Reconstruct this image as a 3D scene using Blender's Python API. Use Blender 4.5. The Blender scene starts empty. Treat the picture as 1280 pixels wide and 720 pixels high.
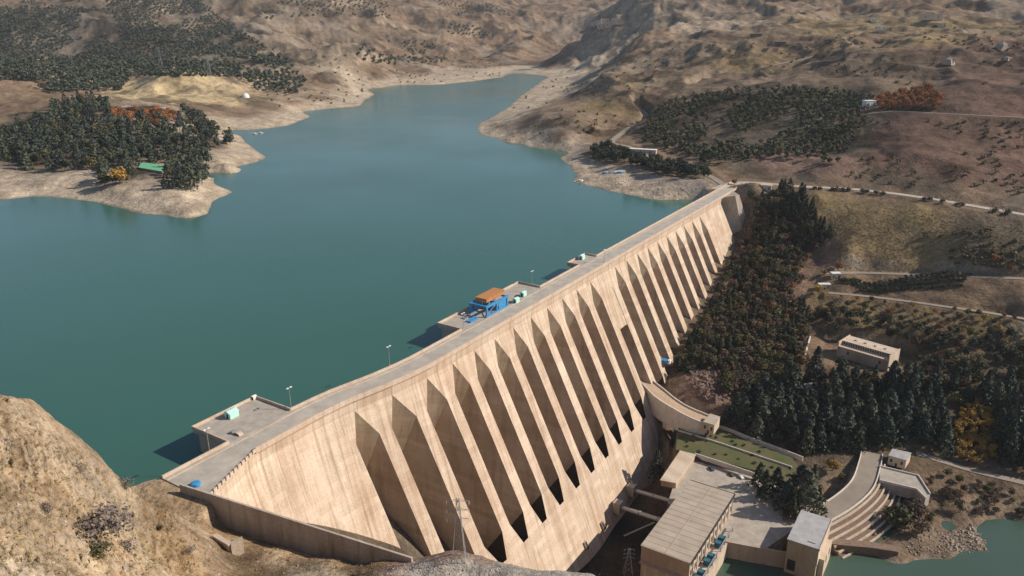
import bpy, math, random
import numpy as np
random.seed(7); rng = np.random.default_rng(7)
C = bpy.context.scene.collection
PI = math.pi
# ------------------------------------------------------------ camera, sky, sun, exposure
CAM_H = 154.0; FPX = 985.0; TH = math.radians(19.25)
sT, cT = math.sin(TH), math.cos(TH)
cd = bpy.data.cameras.new('camera'); cam = bpy.data.objects.new('camera', cd); C.objects.link(cam)
cam.location = (0, 0, CAM_H); cam.rotation_euler = (PI/2 - TH, 0, 0)
cd.sensor_width = 36; cd.lens = 36*FPX/1280; cd.clip_start = 1; cd.clip_end = 20000
bpy.context.scene.camera = cam
SUN_EL, SUN_AZ = 34.0, 2.0            # elevation; azimuth counter-clockwise from +x
w = bpy.data.worlds.new('World'); bpy.context.scene.world = w; w.use_nodes = True
nt = w.node_tree; bg = nt.nodes['Background']
sky = nt.nodes.new('ShaderNodeTexSky'); sky.sky_type = 'NISHITA'; sky.sun_disc = False
sky.sun_elevation = math.radians(SUN_EL); sky.sun_rotation = math.radians(90 - SUN_AZ)
sky.altitude = 1500; sky.air_density = 1.0; sky.dust_density = 1.2
nt.links.new(sky.outputs[0], bg.inputs[0]); bg.inputs[1].default_value = 0.098
sd = bpy.data.lights.new('sun', 'SUN'); sd.energy = 4.3; sd.angle = math.radians(0.5); sd.color = (1, .925, .82)
so = bpy.data.objects.new('sun', sd); C.objects.link(so)
so.rotation_euler = (0, math.radians(90 - SUN_EL), math.radians(SUN_AZ)); so.location = (300, 0, 600)
vs = bpy.context.scene.view_settings
bpy.context.scene.display_settings.display_device = 'sRGB'
vs.view_transform = 'Standard'; vs.look = 'None'; vs.exposure = 0.4; vs.gamma = 1; vs.use_curve_mapping = False
cy = bpy.context.scene.cycles
cy.max_bounces = 5; cy.diffuse_bounces = 3; cy.glossy_bounces = 2; cy.transmission_bounces = 2; cy.volume_bounces = 0; cy.transparent_max_bounces = 6
cy.use_denoising = True

# ------------------------------------------------------------ survey helpers
def P(px, py, z):                     # the point at height z seen in the photo (1280 wide) at px, py
    k = sT + (py-360)/FPX*cT; D = (CAM_H-z)/k
    return np.array([(px-640)/FPX*D, D*(cT-(py-360)/FPX*sT), z])
def PD(px, py, D):
    k = sT + (py-360)/FPX*cT
    return np.array([(px-640)/FPX*D, D*(cT-(py-360)/FPX*sT), CAM_H-k*D])
_n = math.hypot(.535, .8448); dv = np.array([.535, .8448])/_n; nv = np.array([.8448, -.535])/_n
def W(a, p, z): return (a*dv[0]+p*nv[0], a*dv[1]+p*nv[1], z)   # dam frame: along the crest, downstream, up
P0 = -210.4
def off(a): return float(np.interp(a, [130, 195, 208, 217, 225, 237, 250, 262], [-8.6, -8.6, -7.8, -6.7, -5.0, -2.6, -.9, 0]))

# ------------------------------------------------------------ materials
def new_mat(name):
    m = bpy.data.materials.new(name); m.use_nodes = True
    return m, m.node_tree, m.node_tree.nodes['Principled BSDF']
def mat(name, col, rough=.85, var=.25, scale=.3, bump=.0, bscale=2., metal=0, col2=None, detail=6, objvar=0):
    m, t, b = new_mat(name); N, L = t.nodes, t.links
    b.inputs['Roughness'].default_value = rough; b.inputs['Metallic'].default_value = metal
    b.inputs['Specular IOR Level'].default_value = .3
    tc = N.new('ShaderNodeTexCoord'); no = N.new('ShaderNodeTexNoise'); no.inputs['Scale'].default_value = scale
    no.inputs['Detail'].default_value = detail; no.inputs['Roughness'].default_value = .65
    geo = N.new('ShaderNodeNewGeometry'); L.new(geo.outputs['Position'], no.inputs['Vector'])
    r = N.new('ShaderNodeValToRGB'); c2 = col2 or tuple(x*(1-var) for x in col)
    r.color_ramp.elements[0].position = .32; r.color_ramp.elements[1].position = .68
    r.color_ramp.elements[0].color = (*c2, 1); r.color_ramp.elements[1].color = (*[min(1, x*(1+var*.4)) for x in col], 1)
    L.new(no.outputs['Fac'], r.inputs[0]); out = r.outputs[0]
    if objvar:
        oi = N.new('ShaderNodeObjectInfo'); mr = N.new('ShaderNodeMapRange'); mr = N.new('ShaderNodeValToRGB'); mr.color_ramp.elements[0].color = (1-objvar*1.1, 1-objvar, 1-objvar*.7, 1); mr.color_ramp.elements[1].color = (1+objvar*2, 1+objvar*1.3, 1+objvar*.6, 1)
        e_ = mr.color_ramp.elements.new(.6); e_.color = (1, 1, 1, 1); L.new(oi.outputs['Random'], mr.inputs[0]); mx = N.new('ShaderNodeMix'); mx.data_type = 'RGBA'; mx.blend_type = 'MULTIPLY'; mx.inputs[0].default_value = 1
        L.new(out, mx.inputs[6]); L.new(mr.outputs[0], mx.inputs[7]); out = mx.outputs[2]
    L.new(out, b.inputs['Base Color'])
    if bump:
        n2 = N.new('ShaderNodeTexNoise'); n2.inputs['Scale'].default_value = bscale; n2.inputs['Detail'].default_value = 5
        L.new(geo.outputs['Position'], n2.inputs['Vector'])
        bp = N.new('ShaderNodeBump'); bp.inputs['Strength'].default_value = bump; bp.inputs['Distance'].default_value = 1/bscale*.5
        L.new(n2.outputs['Fac'], bp.inputs['Height']); L.new(bp.outputs[0], b.inputs['Normal'])
    return m
def concrete_mat(name, base, streak=.5, lifts=True):
    m, t, b = new_mat(name); N, L = t.nodes, t.links
    b.inputs['Roughness'].default_value = .9; b.inputs['Specular IOR Level'].default_value = .2
    geo = N.new('ShaderNodeNewGeometry')
    def noise(scale, vec=None, det=6):
        n = N.new('ShaderNodeTexNoise'); n.inputs['Scale'].default_value = scale; n.inputs['Detail'].default_value = det; n.inputs['Roughness'].default_value = .6
        L.new(vec or geo.outputs['Position'], n.inputs['Vector']); return n.outputs['Fac']
    def ramp(f, a, c, p0=.35, p1=.65):
        r = N.new('ShaderNodeValToRGB'); r.color_ramp.elements[0].color = (*a, 1); r.color_ramp.elements[1].color = (*c, 1)
        r.color_ramp.elements[0].position = p0; r.color_ramp.elements[1].position = p1; L.new(f, r.inputs[0]); return r.outputs[0]
    def mul(a, c, f=1):
        x = N.new('ShaderNodeMix'); x.data_type = 'RGBA'; x.blend_type = 'MULTIPLY'; x.inputs[0].default_value = f; L.new(a, x.inputs[6]); L.new(c, x.inputs[7]); return x.outputs[2]
    col = ramp(noise(.06), tuple(x*y for x, y in zip(base, (.90, .83, .80))), base)
    va = N.new('ShaderNodeVectorMath'); va.operation = 'DOT_PRODUCT'; va.inputs[1].default_value = (dv[0]*.8+nv[0]*.25, dv[1]*.8+nv[1]*.25, 0); L.new(geo.outputs['Position'], va.inputs[0])
    vz = N.new('ShaderNodeVectorMath'); vz.operation = 'DOT_PRODUCT'; vz.inputs[1].default_value = (0, 0, .035); L.new(geo.outputs['Position'], vz.inputs[0])
    vc = N.new('ShaderNodeCombineXYZ'); L.new(va.outputs['Value'], vc.inputs[0]); L.new(vz.outputs['Value'], vc.inputs[1])
    col = mul(col, ramp(noise(.9, vc.outputs[0], 5), (.55, .49, .44), (1, 1, 1), .34, .50), streak)
    col = mul(col, ramp(noise(.22, vc.outputs[0], 3), (.72, .66, .60), (1, 1, 1), .38, .55), streak)
    x_ = N.new('ShaderNodeMix'); x_.data_type = 'RGBA'; x_.blend_type = 'SCREEN'; L.new(ramp(noise(.5, vc.outputs[0], 6), (0, 0, 0), (.22, .21, .19), .62, .74), x_.inputs[7]); x_.inputs[0].default_value = streak; L.new(col, x_.inputs[6]); col = x_.outputs[2]
    col = mul(col, ramp(noise(1.3), (.78, .75, .72), (1, 1, 1), .3, .55), .8)
    if lifts:                                   # construction lifts every 3 m, each of a slightly different pour
        sp = N.new('ShaderNodeSeparateXYZ'); L.new(geo.outputs['Position'], sp.inputs[0])
        dm = N.new('ShaderNodeMath'); dm.operation = 'DIVIDE'; dm.inputs[1].default_value = 2.6; L.new(sp.outputs[2], dm.inputs[0])
        fr = N.new('ShaderNodeMath'); fr.operation = 'FRACT'; L.new(dm.outputs[0], fr.inputs[0])
        col = mul(col, ramp(fr.outputs[0], (.78, .73, .68), (1, 1, 1), 0, .07), .55)
        fl = N.new('ShaderNodeMath'); fl.operation = 'FLOOR'; L.new(dm.outputs[0], fl.inputs[0])
        vd = N.new('ShaderNodeVectorMath'); vd.operation = 'DOT_PRODUCT'; vd.inputs[1].default_value = (dv[0]/9.1, dv[1]/9.1, 0); L.new(geo.outputs['Position'], vd.inputs[0])
        f2 = N.new('ShaderNodeMath'); f2.operation = 'FLOOR'; L.new(vd.outputs['Value'], f2.inputs[0])
        cb = N.new('ShaderNodeCombineXYZ'); L.new(fl.outputs[0], cb.inputs[0]); L.new(f2.outputs[0], cb.inputs[1])
        wn = N.new('ShaderNodeTexWhiteNoise'); L.new(cb.outputs[0], wn.inputs['Vector'])
        col = mul(col, ramp(wn.outputs['Value'], (.80, .78, .75), (1, 1, 1), 0, 1), .8)
    L.new(col, b.inputs['Base Color'])
    bp = N.new('ShaderNodeBump'); bp.inputs['Strength'].default_value = .35; bp.inputs['Distance'].default_value = .4
    L.new(noise(.9), bp.inputs['Height']); L.new(bp.outputs[0], b.inputs['Normal'])
    return m
M = {}
M['dam'] = concrete_mat('dam_concrete', (.655, .525, .40), .6)
M['damweb_shade'] = concrete_mat('dam_web_shade', (.53, .435, .345), .5)  # same concrete darkened: shade of the web sides put into the colour
M['damhead_lit'] = concrete_mat('dam_head_lit', (.78, .69, .55), .5)  # same concrete lightened: bounce light on the head flares painted in
M['damtoe_shade'] = concrete_mat('dam_toe_shade', (.07, .058, .05), .5)  # same concrete near black: unlit toe recesses painted into the colour
M['parapet'] = concrete_mat('parapet_concrete', (.60, .48, .37), .4, False)
M['deck'] = mat('deck_paving', (.40, .34, .275), .9, .25, .25, .2, 3)
M['asphalt'] = mat('asphalt', (.43, .37, .30), .9, .25, .15, .2, 3)
M['roadpale'] = mat('road_dust', (.29, .235, .18), .9, .2, .1)
M['wallgrey'] = concrete_mat('grey_concrete', (.50, .44, .37), .6, False)
M['cream'] = concrete_mat('cream_render', (.62, .51, .39), .4, False)
M['roof'] = mat('roof_sheet', (.42, .34, .26), .8, .2, .12, .1, 1.5)
M['roofgrey'] = mat('roof_grey', (.40, .38, .36), .7, .25, .3, .1, 1)
M['tan'] = concrete_mat('tan_render', (.50, .38, .27), .3, False)
M['white'] = mat('white_paint', (.72, .68, .62), .6, .12, .5)
M['trimwhite'] = mat('whitewash', (.66, .59, .50), .8, .2, .4)
M['dark'] = mat('dark_opening', (.035, .03, .027), .6, .3, .5)
M['glass'] = mat('window_glass', (.06, .07, .075), .15, .2, .5)
M['mint'] = mat('mint_paint', (.45, .72, .62), .6, .15, .8)
M['blue'] = mat('blue_paint', (.05, .26, .50), .6, .4, 1.2)
M['teal'] = mat('teal_paint', (.04, .14, .20), .6, .4, 1.2)
M['orange'] = mat('orange_paint', (.50, .21, .075), .7, .4, .9)
M['steel'] = mat('grey_steel', (.34, .34, .34), .45, .2, .7, metal=.3)
M['rock'] = mat('rock', (.36, .29, .22), .95, .4, .5, .6, 1.5)
M['rockred'] = mat('rock_red', (.175, .115, .09), .95, .35, .4, .6, 1.2)
M['stone'] = mat('stone_masonry', (.23, .155, .108), .95, .35, .7, .5, 2)
M['green'] = mat('green_roof', (.16, .42, .22), .6, .2, .4)
M['lawn'] = mat('lawn', (.050, .070, .020), .95, .5, .09, .5, 1.5, col2=(.13, .10, .05))
M['bark'] = mat('bark', (.12, .09, .065), .95, .3, 1)
M['con'] = mat('conifer_needles', (.046, .055, .031), .85, .3, .25, objvar=.35)
M['conb'] = mat('blue_conifer_needles', (.068, .082, .056), .85, .3, .25, objvar=.3)
M['olive'] = mat('olive_leaves', (.085, .080, .034), .85, .35, .25, objvar=.35)
M['brownleaf'] = mat('brown_leaves', (.125, .080, .048), .9, .3, .2, objvar=.35)
M['orangeleaf'] = mat('orange_leaves', (.30, .115, .035), .85, .3, .25, objvar=.25)
M['yellowleaf'] = mat('yellow_leaves', (.34, .20, .04), .85, .3, .3, objvar=.2)
M['twig'] = mat('bare_twigs', (.20, .155, .125), .9, .3, .3, objvar=.25)
M['drygrass'] = mat('dry_grass', (.30, .225, .10), .95, .3, .3)
M['car_dark'] = mat('car_dark', (.05, .05, .055), .3, .1, 1)
M['car_white'] = mat('car_white', (.65, .65, .63), .3, .05, 1)
M['tyre'] = mat('tyre', (.02, .02, .02), .9, .1, 1)

# ------------------------------------------------------------ mesh builder
def tag(o, label=None, cat=None, group=None, kind=None):
    if label: o['label'] = label
    if cat: o['category'] = cat
    if group: o['group'] = group
    if kind: o['kind'] = kind
    return o
def empty(name, loc=(0, 0, 0), label=None, cat=None, group=None):
    o = bpy.data.objects.new(name, None); o.location = loc; C.objects.link(o); o.empty_display_size = 1
    return tag(o, label, cat, group)
class MB:
    def __init__(s): s.v = []; s.f = []
    def add(s, vs, fs):
        b = len(s.v); s.v += [tuple(map(float, x)) for x in vs]; s.f += [tuple(b+i for i in f) for f in fs]; return s
    def prism(s, poly, z0, z1):                      # poly of world xy, z0/z1 number or list
        n = len(poly); z0 = z0 if hasattr(z0, '__len__') else [z0]*n; z1 = z1 if hasattr(z1, '__len__') else [z1]*n
        vs = [(*poly[i][:2], z0[i]) for i in range(n)]+[(*poly[i][:2], z1[i]) for i in range(n)]
        return s.add(vs, [tuple(range(n))[::-1], tuple(range(n, 2*n))]+[(i, (i+1) % n, n+(i+1) % n, n+i) for i in range(n)])
    def box(s, o, ex, ey, ez, x0, x1, y0, y1, z0, z1):   # box in a frame (origin, axes)
        o, ex, ey, ez = map(np.array, (o, ex, ey, ez))
        vs = [o+ex*x+ey*y+ez*z for z in (z0, z1) for x, y in ((x0, y0), (x1, y0), (x1, y1), (x0, y1))]
        return s.add(vs, [(3, 2, 1, 0), (4, 5, 6, 7), (0, 1, 5, 4), (1, 2, 6, 5), (2, 3, 7, 6), (3, 0, 4, 7)])
    def wall(s, pts, th, h0, h1):                    # ribbon wall along 3D polyline, base z+h0 to z+h1
        pts = [np.array(p, float) for p in pts]; L_, R_ = [], []
        for i, p in enumerate(pts):
            t = (pts[min(i+1, len(pts)-1)]-pts[max(i-1, 0)])[:2]; t /= max(1e-6, np.linalg.norm(t)); nn = np.array([-t[1], t[0]])*th/2
            L_.append((p[0]+nn[0], p[1]+nn[1], p[2])); R_.append((p[0]-nn[0], p[1]-nn[1], p[2]))
        vs = []
        for l, r in zip(L_, R_):
            vs += [(l[0], l[1], l[2]+h0), (r[0], r[1], r[2]+h0), (r[0], r[1], r[2]+h1), (l[0], l[1], l[2]+h1)]
        fs = [(0, 1, 2, 3), tuple(4*(len(pts)-1)+k for k in (3, 2, 1, 0))]
        for i in range(len(pts)-1):
            b = 4*i; fs += [(b+k, b+4+k, b+4+(k+1) % 4, b+(k+1) % 4)[::-1] for k in range(4)]
        return s.add(vs, fs)
    def tube(s, p, q, r, r2=None, n=6):
        p, q = np.array(p, float), np.array(q, float); r2 = r if r2 is None else r2
        d = q-p; d /= np.linalg.norm(d); a = np.cross(d, (0, 0, 1) if abs(d[2]) < .9 else (1, 0, 0)); a /= np.linalg.norm(a); b = np.cross(d, a)
        vs = [p+(a*math.cos(2*PI*i/n)+b*math.sin(2*PI*i/n))*r for i in range(n)]+[q+(a*math.cos(2*PI*i/n)+b*math.sin(2*PI*i/n))*r2 for i in range(n)]
        return s.add(vs, [(i, (i+1) % n, n+(i+1) % n, n+i) for i in range(n)]+[tuple(range(n))[::-1], tuple(range(n, 2*n))])
    def build(s, name, m, parent=None, **k):
        me = bpy.data.meshes.new(name); me.from_pydata(s.v, [], s.f); me.update()
        for mm in (m if isinstance(m, (list, tuple)) else [m]): me.materials.append(mm)
        o = bpy.data.objects.new(name, me); C.objects.link(o)
        if parent is not None:
            o.parent = parent; l = parent.location
            if l.length > 0 and not k.get('local'): o.location = -l       # vertices are world, empties are unrotated
        k.pop('local', None); tag(o, **k); return o
def fix_normals(o):
    import bmesh
    b = bmesh.new(); b.from_mesh(o.data); bmesh.ops.recalc_face_normals(b, faces=b.faces); b.to_mesh(o.data); b.free()

# ------------------------------------------------------------ value noise
def hash2(ix, iy, seed):
    h = (ix.astype(np.int64)*374761393 + iy.astype(np.int64)*668265263 + seed*2147483647) & 0xFFFFFFFF
    h = ((h ^ (h >> 13))*1274126177) & 0xFFFFFFFF
    return ((h ^ (h >> 16)) & 0xFFFF)/65535.
def vnoise(x, y, seed=0):
    ix, iy = np.floor(x), np.floor(y); fx, fy = x-ix, y-iy; fx = fx*fx*fx*(fx*(fx*6-15)+10); fy = fy*fy*fy*(fy*(fy*6-15)+10)
    a, b, c, d = hash2(ix, iy, seed), hash2(ix+1, iy, seed), hash2(ix, iy+1, seed), hash2(ix+1, iy+1, seed)
    return (a*(1-fx)+b*fx)*(1-fy)+(c*(1-fx)+d*fx)*fy
def fbm(x, y, scale, octs=5, seed=0, ridge=False, gain=.5):
    s = 0; amp = 1; tot = 0; f = 1/scale
    for o in range(octs):
        ca, sa = math.cos(.6*o+.3), math.sin(.6*o+.3)
        n = vnoise((x*ca-y*sa)*f+17.3*o, (x*sa+y*ca)*f-9.1*o, seed+o)
        n = 1-abs(2*n-1) if ridge else n
        s = s+n*amp; tot += amp; amp *= gain; f *= 2.03
    return s/tot-.5

# ------------------------------------------------------------ terrain control points
COL = dict(h=(.205, .142, .094), g=(.23, .170, .088), r=(.135, .083, .062), y=(.27, .215, .16), d=(.115, .092, .068), b=(.50, .41, .31),
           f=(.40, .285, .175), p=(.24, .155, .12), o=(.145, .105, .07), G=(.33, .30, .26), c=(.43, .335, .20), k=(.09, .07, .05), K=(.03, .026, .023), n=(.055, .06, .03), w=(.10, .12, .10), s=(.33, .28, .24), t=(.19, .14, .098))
Zp = []   # (px,py,z,col)
def cz(col, *pts):
    for q in pts: Zp.append((P(*q), col))
def cD(col, *pts):
    for px, py, D in pts: Zp.append((PD(px, py, D), col))
# reservoir shoreline, water on the left of the direction of travel
SHORE = [[(0, 250), (60, 246), (120, 253), (180, 268), (230, 273), (258, 268), (266, 252), (290, 241), (268, 228), (266, 216), (300, 211), (333, 197), (312, 181), (293, 163), (320, 162), (360, 157), (387, 147), (383, 139), (426, 135), (446, 133), (469, 118), (461, 112), (496, 107), (549, 106), (590, 102), (626, 97), (655, 95)],
         [(683, 96), (668, 107), (650, 120), (633, 135), (615, 146), (597, 155), (597, 167), (625, 175), (659, 183), (700, 188), (700, 197), (712, 207), (720, 220), (722, 229), (748, 235), (769, 240), (800, 246), (830, 250), (858, 256)]]
for pl, col in zip(SHORE, ('b', 's')):
    w3 = [P(x, y, -10) for x, y in pl]
    for i in range(len(w3)-1):
        a, b = w3[i], w3[i+1]; t = (b-a)[:2]; Ls = np.linalg.norm(t); t /= Ls; nl = np.array([t[1], -t[0]])
        D = np.linalg.norm(a[:2]); m = max(1, min(3, int(Ls/(D*.03))))
        for k in range(m):
            q = a+(b-a)*(k/m); step = D*.010
            Zp.append((np.array([q[0], q[1], -10.]), 'b'))
            Zp.append((np.array([q[0]+nl[0]*step, q[1]+nl[1]*step, -13.]), 'b'))
            Zp.append((np.array([q[0]-nl[0]*step, q[1]-nl[1]*step, -8.2]), 'b'))
# peninsula
cz('b', (25, 222, -4), (60, 232, -5), (100, 226, -3), (150, 238, -3), (230, 243, -3), (285, 205, -3), (290, 172, -6))
cz('k', (40, 200, 1), (110, 205, 1), (180, 218, 0), (230, 222, -1), (60, 180, 8), (150, 175, 10), (230, 180, 8), (265, 180, 2), (100, 140, 18), (200, 145, 13), (20, 165, 10))
cz('h', (0, 145, 13), (60, 135, 19), (0, 112, 21), (100, 118, 20), (45, 120, 20))
cz('h', (300, 143, -2), (340, 135, 0), (370, 128, 2), (400, 122, 0), (250, 138, 5), (320, 120, 8), (400, 108, 8))
cz('c', (170, 125, 12), (230, 128, 10), (290, 126, 9), (172, 99, 37), (230, 99, 38), (292, 106, 31), (200, 112, 24), (260, 113, 22))
cD('k', (0, 90, 1900), (100, 85, 1950), (0, 60, 2300), (100, 55, 2350), (200, 60, 2200), (200, 85, 1750), (300, 90, 1800), (300, 60, 2300), (350, 92, 1850))
cD('t', (0, 0, 3000), (100, 20, 2800), (200, 0, 3000), (300, 20, 2800), (400, 80, 2000), (430, 40, 2700), (400, 0, 3600), (0, -60, 4500), (300, -60, 4800))
cD('y', (430, 75, 2000), (420, 62, 2200), (405, 70, 2100))
cD('h', (420, 100, 1700), (500, 90, 2100), (470, 95, 1950), (500, 60, 2600), (500, 20, 3400), (560, 80, 2350), (500, 0, 4000), (600, 70, 2700), (600, 30, 3600), (600, 0, 4500))
cD('h', (672, 86, 2433), (700, 74, 2750), (720, 66, 2950), (740, 50, 3300), (760, 20, 4200), (750, 0, 5000), (690, 0, 4700), (650, 20, 4000), (650, 60, 3000), (640, 80, 2550))
cz('h', (720, 112, 3), (705, 128, 4), (655, 160, 3), (620, 160, -4), (640, 172, -5), (700, 173, 2), (745, 170, 3), (735, 105, 8))
cz('t', (680, 133, 14), (670, 150, 13), (715, 148, 19), (690, 143, 17))
cz('g', (750, 140, 16), (770, 120, 20), (790, 145, 14))
cz('h', (775, 160, 5), (790, 128, 27), (800, 100, 42)); cD('h', (750, 100, 1850), (800, 60, 1800), (780, 80, 1650), (820, 30, 2500))
cD('y', (850, 0, 3000), (860, 35, 2250), (880, 15, 2600), (800, 5, 3300), (800, 40, 2350))
cD('h', (900, 60, 1600), (950, 20, 2200), (1000, 5, 2600), (1000, 60, 1400), (1100, 60, 1300))
cD('g', (930, 80, 1350), (1060, 40, 1650), (1150, 60, 1220), (1190, 35, 1500))
cD('h', (1100, 20, 1900), (1200, 20, 1650), (1280, 20, 1600), (1100, 0, 2300), (1280, 0, 1900), (1350, 0, 1800), (700, -60, 6000), (900, -60, 5500), (1100, -60, 4500), (1400, -50, 3500))
cD('r', (1200, 70, 1130), (1280, 60, 1150), (1280, 95, 950), (1200, 100, 930), (1350, 60, 1150))
cz('t', (900, 100, 58), (1000, 100, 66), (1100, 100, 73), (850, 95, 50), (950, 110, 52), (1150, 115, 62))
cz('k', (880, 150, 24), (900, 135, 36), (1000, 125, 50), (1060, 130, 46), (1070, 160, 34), (840, 140, 28))
cz('d', (960, 165, 22), (930, 175, 17), (1000, 155, 31), (1000, 180, 17), (1060, 190, 17), (850, 170, 12), (880, 185, 7))
cz('r', (1150, 140, 51), (1280, 140, 54), (1120, 170, 33), (1150, 190, 26), (1220, 180, 31), (1280, 190, 28), (1100, 200, 18), (1200, 215, 15), (1280, 225, 12), (1350, 190, 28))
cz('p', (970, 205, 8), (1000, 208, 8), (1040, 205, 13))
cz('d', (1000, 225, 2), (1100, 232, 1), (930, 215, 1), (1160, 242, 1), (1280, 260, 1), (1350, 270, 1))
cz('h', (880, 212, 0), (920, 222, 0), (905, 235, 0), (830, 205, -1), (780, 200, -1), (760, 190, 0), (740, 190, -1), (800, 185, 2))
cz('s', (750, 224, -6), (800, 230, -5), (850, 238, -4), (870, 240, -4), (880, 232, -1))
# right abutment and bank
cz('o', (935, 246, -4), (940, 262, -14), (925, 281, -29), (905, 330, -47), (882, 380, -62), (851, 430, -72), (832, 478, -84), (822, 520, -96))
cz('o', (960, 300, -32), (960, 260, -12), (950, 350, -52), (930, 400, -66), (900, 430, -73), (960, 430, -73), (1000, 400, -66), (900, 470, -80), (930, 500, -86))
cz('o', (834, 562, -105), (838, 542, -99), (826, 588, -114), (845, 580, -104), (815, 606, -118))
cz('g', (1030, 250, -3), (1020, 280, -18), (1080, 270, -9), (1100, 300, -22), (1060, 320, -32), (1150, 270, -4), (1160, 300, -19), (1160, 325, -31))
cz('d', (1220, 280, -5), (1280, 278, -3), (1220, 310, -17), (1280, 310, -15), (1200, 335, -29))
cz('p', (1010, 325, -42), (1000, 345, -47), (1030, 330, -42), (985, 360, -52))
cz('h', (1050, 345, -44), (1150, 345, -37), (1280, 348, -30), (1050, 362, -49), (1160, 367, -44), (1230, 372, -40), (1350, 360, -28))
cz('o', (1220, 357, -36), (1270, 365, -34)); cz('d', (1280, 385, -37))
cz('g', (1030, 372, -56), (1080, 380, -54), (1160, 385, -49), (1230, 395, -46), (1150, 405, -54), (1220, 415, -52), (1280, 415, -50), (1100, 400, -58))
cz('k', (1050, 410, -62), (1150, 430, -62), (1250, 440, -60), (1200, 470, -70), (1280, 480, -74), (1350, 440, -56))
cz('h', (1080, 440, -71), (1030, 425, -68), (1020, 440, -71), (1130, 465, -71), (1160, 450, -68))
cz('p', (868, 482, -80), (885, 495, -82)); cz('k', (950, 480, -82), (1000, 500, -84), (1100, 500, -80), (1100, 530, -86), (1200, 520, -84), (1280, 540, -85), (1000, 540, -90), (920, 520, -88), (1060, 560, -91))
cz('o', (1140, 570, -92), (1200, 590, -96), (1280, 600, -97), (1150, 600, -96), (1180, 620, -99), (1280, 625, -99))
cz('o', (1170, 640, -101.5), (1132, 694, -103.2), (1180, 692, -103.2), (1222, 684, -103.2), (1110, 678, -103.2)); cz('t', (1085, 638, -103), (1062, 652, -104.5), (1100, 628, -102), (1070, 668, -105.5), (1040, 668, -106), (1100, 655, -104.8), (1112, 640, -103), (1118, 665, -104), (1085, 662, -105.5), (1230, 640, -102), (1200, 640, -101), (1280, 640, -102)); cz('t', (1280, 652, -104), (1235, 655, -105), (1180, 650, -104.5), (1215, 672, -103), (1235, 688, -104), (1190, 700, -104), (1140, 702, -104), (1150, 680, -101), (1120, 690, -101))
cz('s', (1060, 711, -107), (1110, 716, -107), (1160, 716, -107), (1215, 708, -107), (1250, 680, -107), (1280, 690, -108), (1200, 720, -108), (1050, 715, -109), (960, 720, -109), (1000, 760, -108), (1300, 760, -106))
for a, p, z in [(300, -150, -121), (350, -150, -121), (400, -150, -121), (270, -150, -119), (300, -125, -121), (350, -125, -121), (300, -190, -119), (350, -190, -119), (400, -190, -118), (430, -150, -112),  (425, -157, -111), (441, -164, -95), (412, -150, -118), (450, -180, -98), (480, -190, -88), (240, -180, -88), (210, -185, -64), (170, -190, -30), (150, -195, -18),
                (200, -270, -45), (300, -270, -55), (400, -270, -55), (500, -260, -50), (600, -250, -40), (680, -245, -22), (135, -262, -14), (120, -255, -12), (160, -275, -25), (560, -225, -40), (640, -220, -28), (400, -225, -55), (250, -225, -55)]:
    Zp.append((np.array(W(a, p, z)), ('K' if z < -80 and p > -165 else 'k') if p > -200 else 'b'))  # K: near-black pit ground, its shade put into the colour
# reservoir bed
cz('b', (100, 330, -30), (300, 300, -40), (500, 300, -50), (450, 200, -40), (600, 220, -40), (100, 430, -40), (300, 430, -45), (550, 140, -30), (200, 300, -25), (700, 280, -45), (480, 150, -30), (600, 110, -20), (-80, 280, -20))
# near hillside on the left, bench and mounds at the foot of the picture
cD('f', (0, 497, 200), (30, 501, 206), (62, 512, 214), (90, 530, 222), (115, 545, 228), (137, 565, 238), (152, 590, 248), (-60, 480, 185), (-140, 470, 170))
cz('f', (172, 605, 1.0), (198, 613, .5), (215, 625, 0), (237, 645, -1), (262, 668, -1), (290, 672, -3), (350, 688, -4), (420, 697, -4), (480, 698, -2.5))
cD('f', (0, 560, 172), (60, 560, 186), (110, 585, 200), (0, 640, 148), (0, 720, 120), (60, 640, 165), (60, 720, 135), (120, 640, 186), (120, 720, 150), (170, 650, 213), (170, 720, 176), (220, 680, 214), (220, 720, 200), (270, 720, 216), (-100, 600, 130))
cz('o', (300, 700, -2), (380, 712, -2), (450, 712, -1), (330, 722, -1), (430, 730, 0))
cz('p', (500, 700, 0), (540, 693, 2.5), (570, 688, 4.2), (600, 694, 2.5)); cz('G', (530, 712, 3), (580, 708, 4.5), (640, 709, 4.5), (700, 714, 3.4), (745, 719, 2), (600, 730, 5), (700, 740, 5))
cD('h', (0, 760, 100), (200, 780, 120), (400, 780, 150), (640, 800, 130), (900, 800, 150), (0, 900, 60), (300, 950, 70), (640, 950, 70), (900, 950, 80), (1200, 900, 100))
cD('o', (300, 760, 200), (450, 760, 200), (560, 760, 205), (650, 760, 205), (760, 760, 205), (560, 830, 160), (760, 830, 160))
# ground falling away out of sight behind the silhouettes
def behind(px, D, z, col='b'):
    th = (px-640)/FPX; Zp.append((np.array([th*D, D*(.88 if px < 300 else .84), z]), col))
for px, D, z in [(-140, 205, 40), (-60, 225, 20), (0, 240, 5), (40, 248, -4), (80, 258, -14), (115, 262, -18), (150, 268, -20), (0, 280, -25), (80, 300, -30), (-140, 280, -20)]: behind(px, D, z)
for px, D, z in [(450, 247, -14), (560, 250, -20), (650, 250, -25), (740, 250, -35), (560, 290, -80), (650, 290, -85), (740, 290, -95), (640, 330, -108), (740, 340, -112), (860, 230, -50), (860, 270, -95), (1000, 250, -75), (1000, 290, -104), (1280, 250, -75), (1280, 300, -104), (860, 300, -108)]: behind(px, D, z, 'o')

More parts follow.
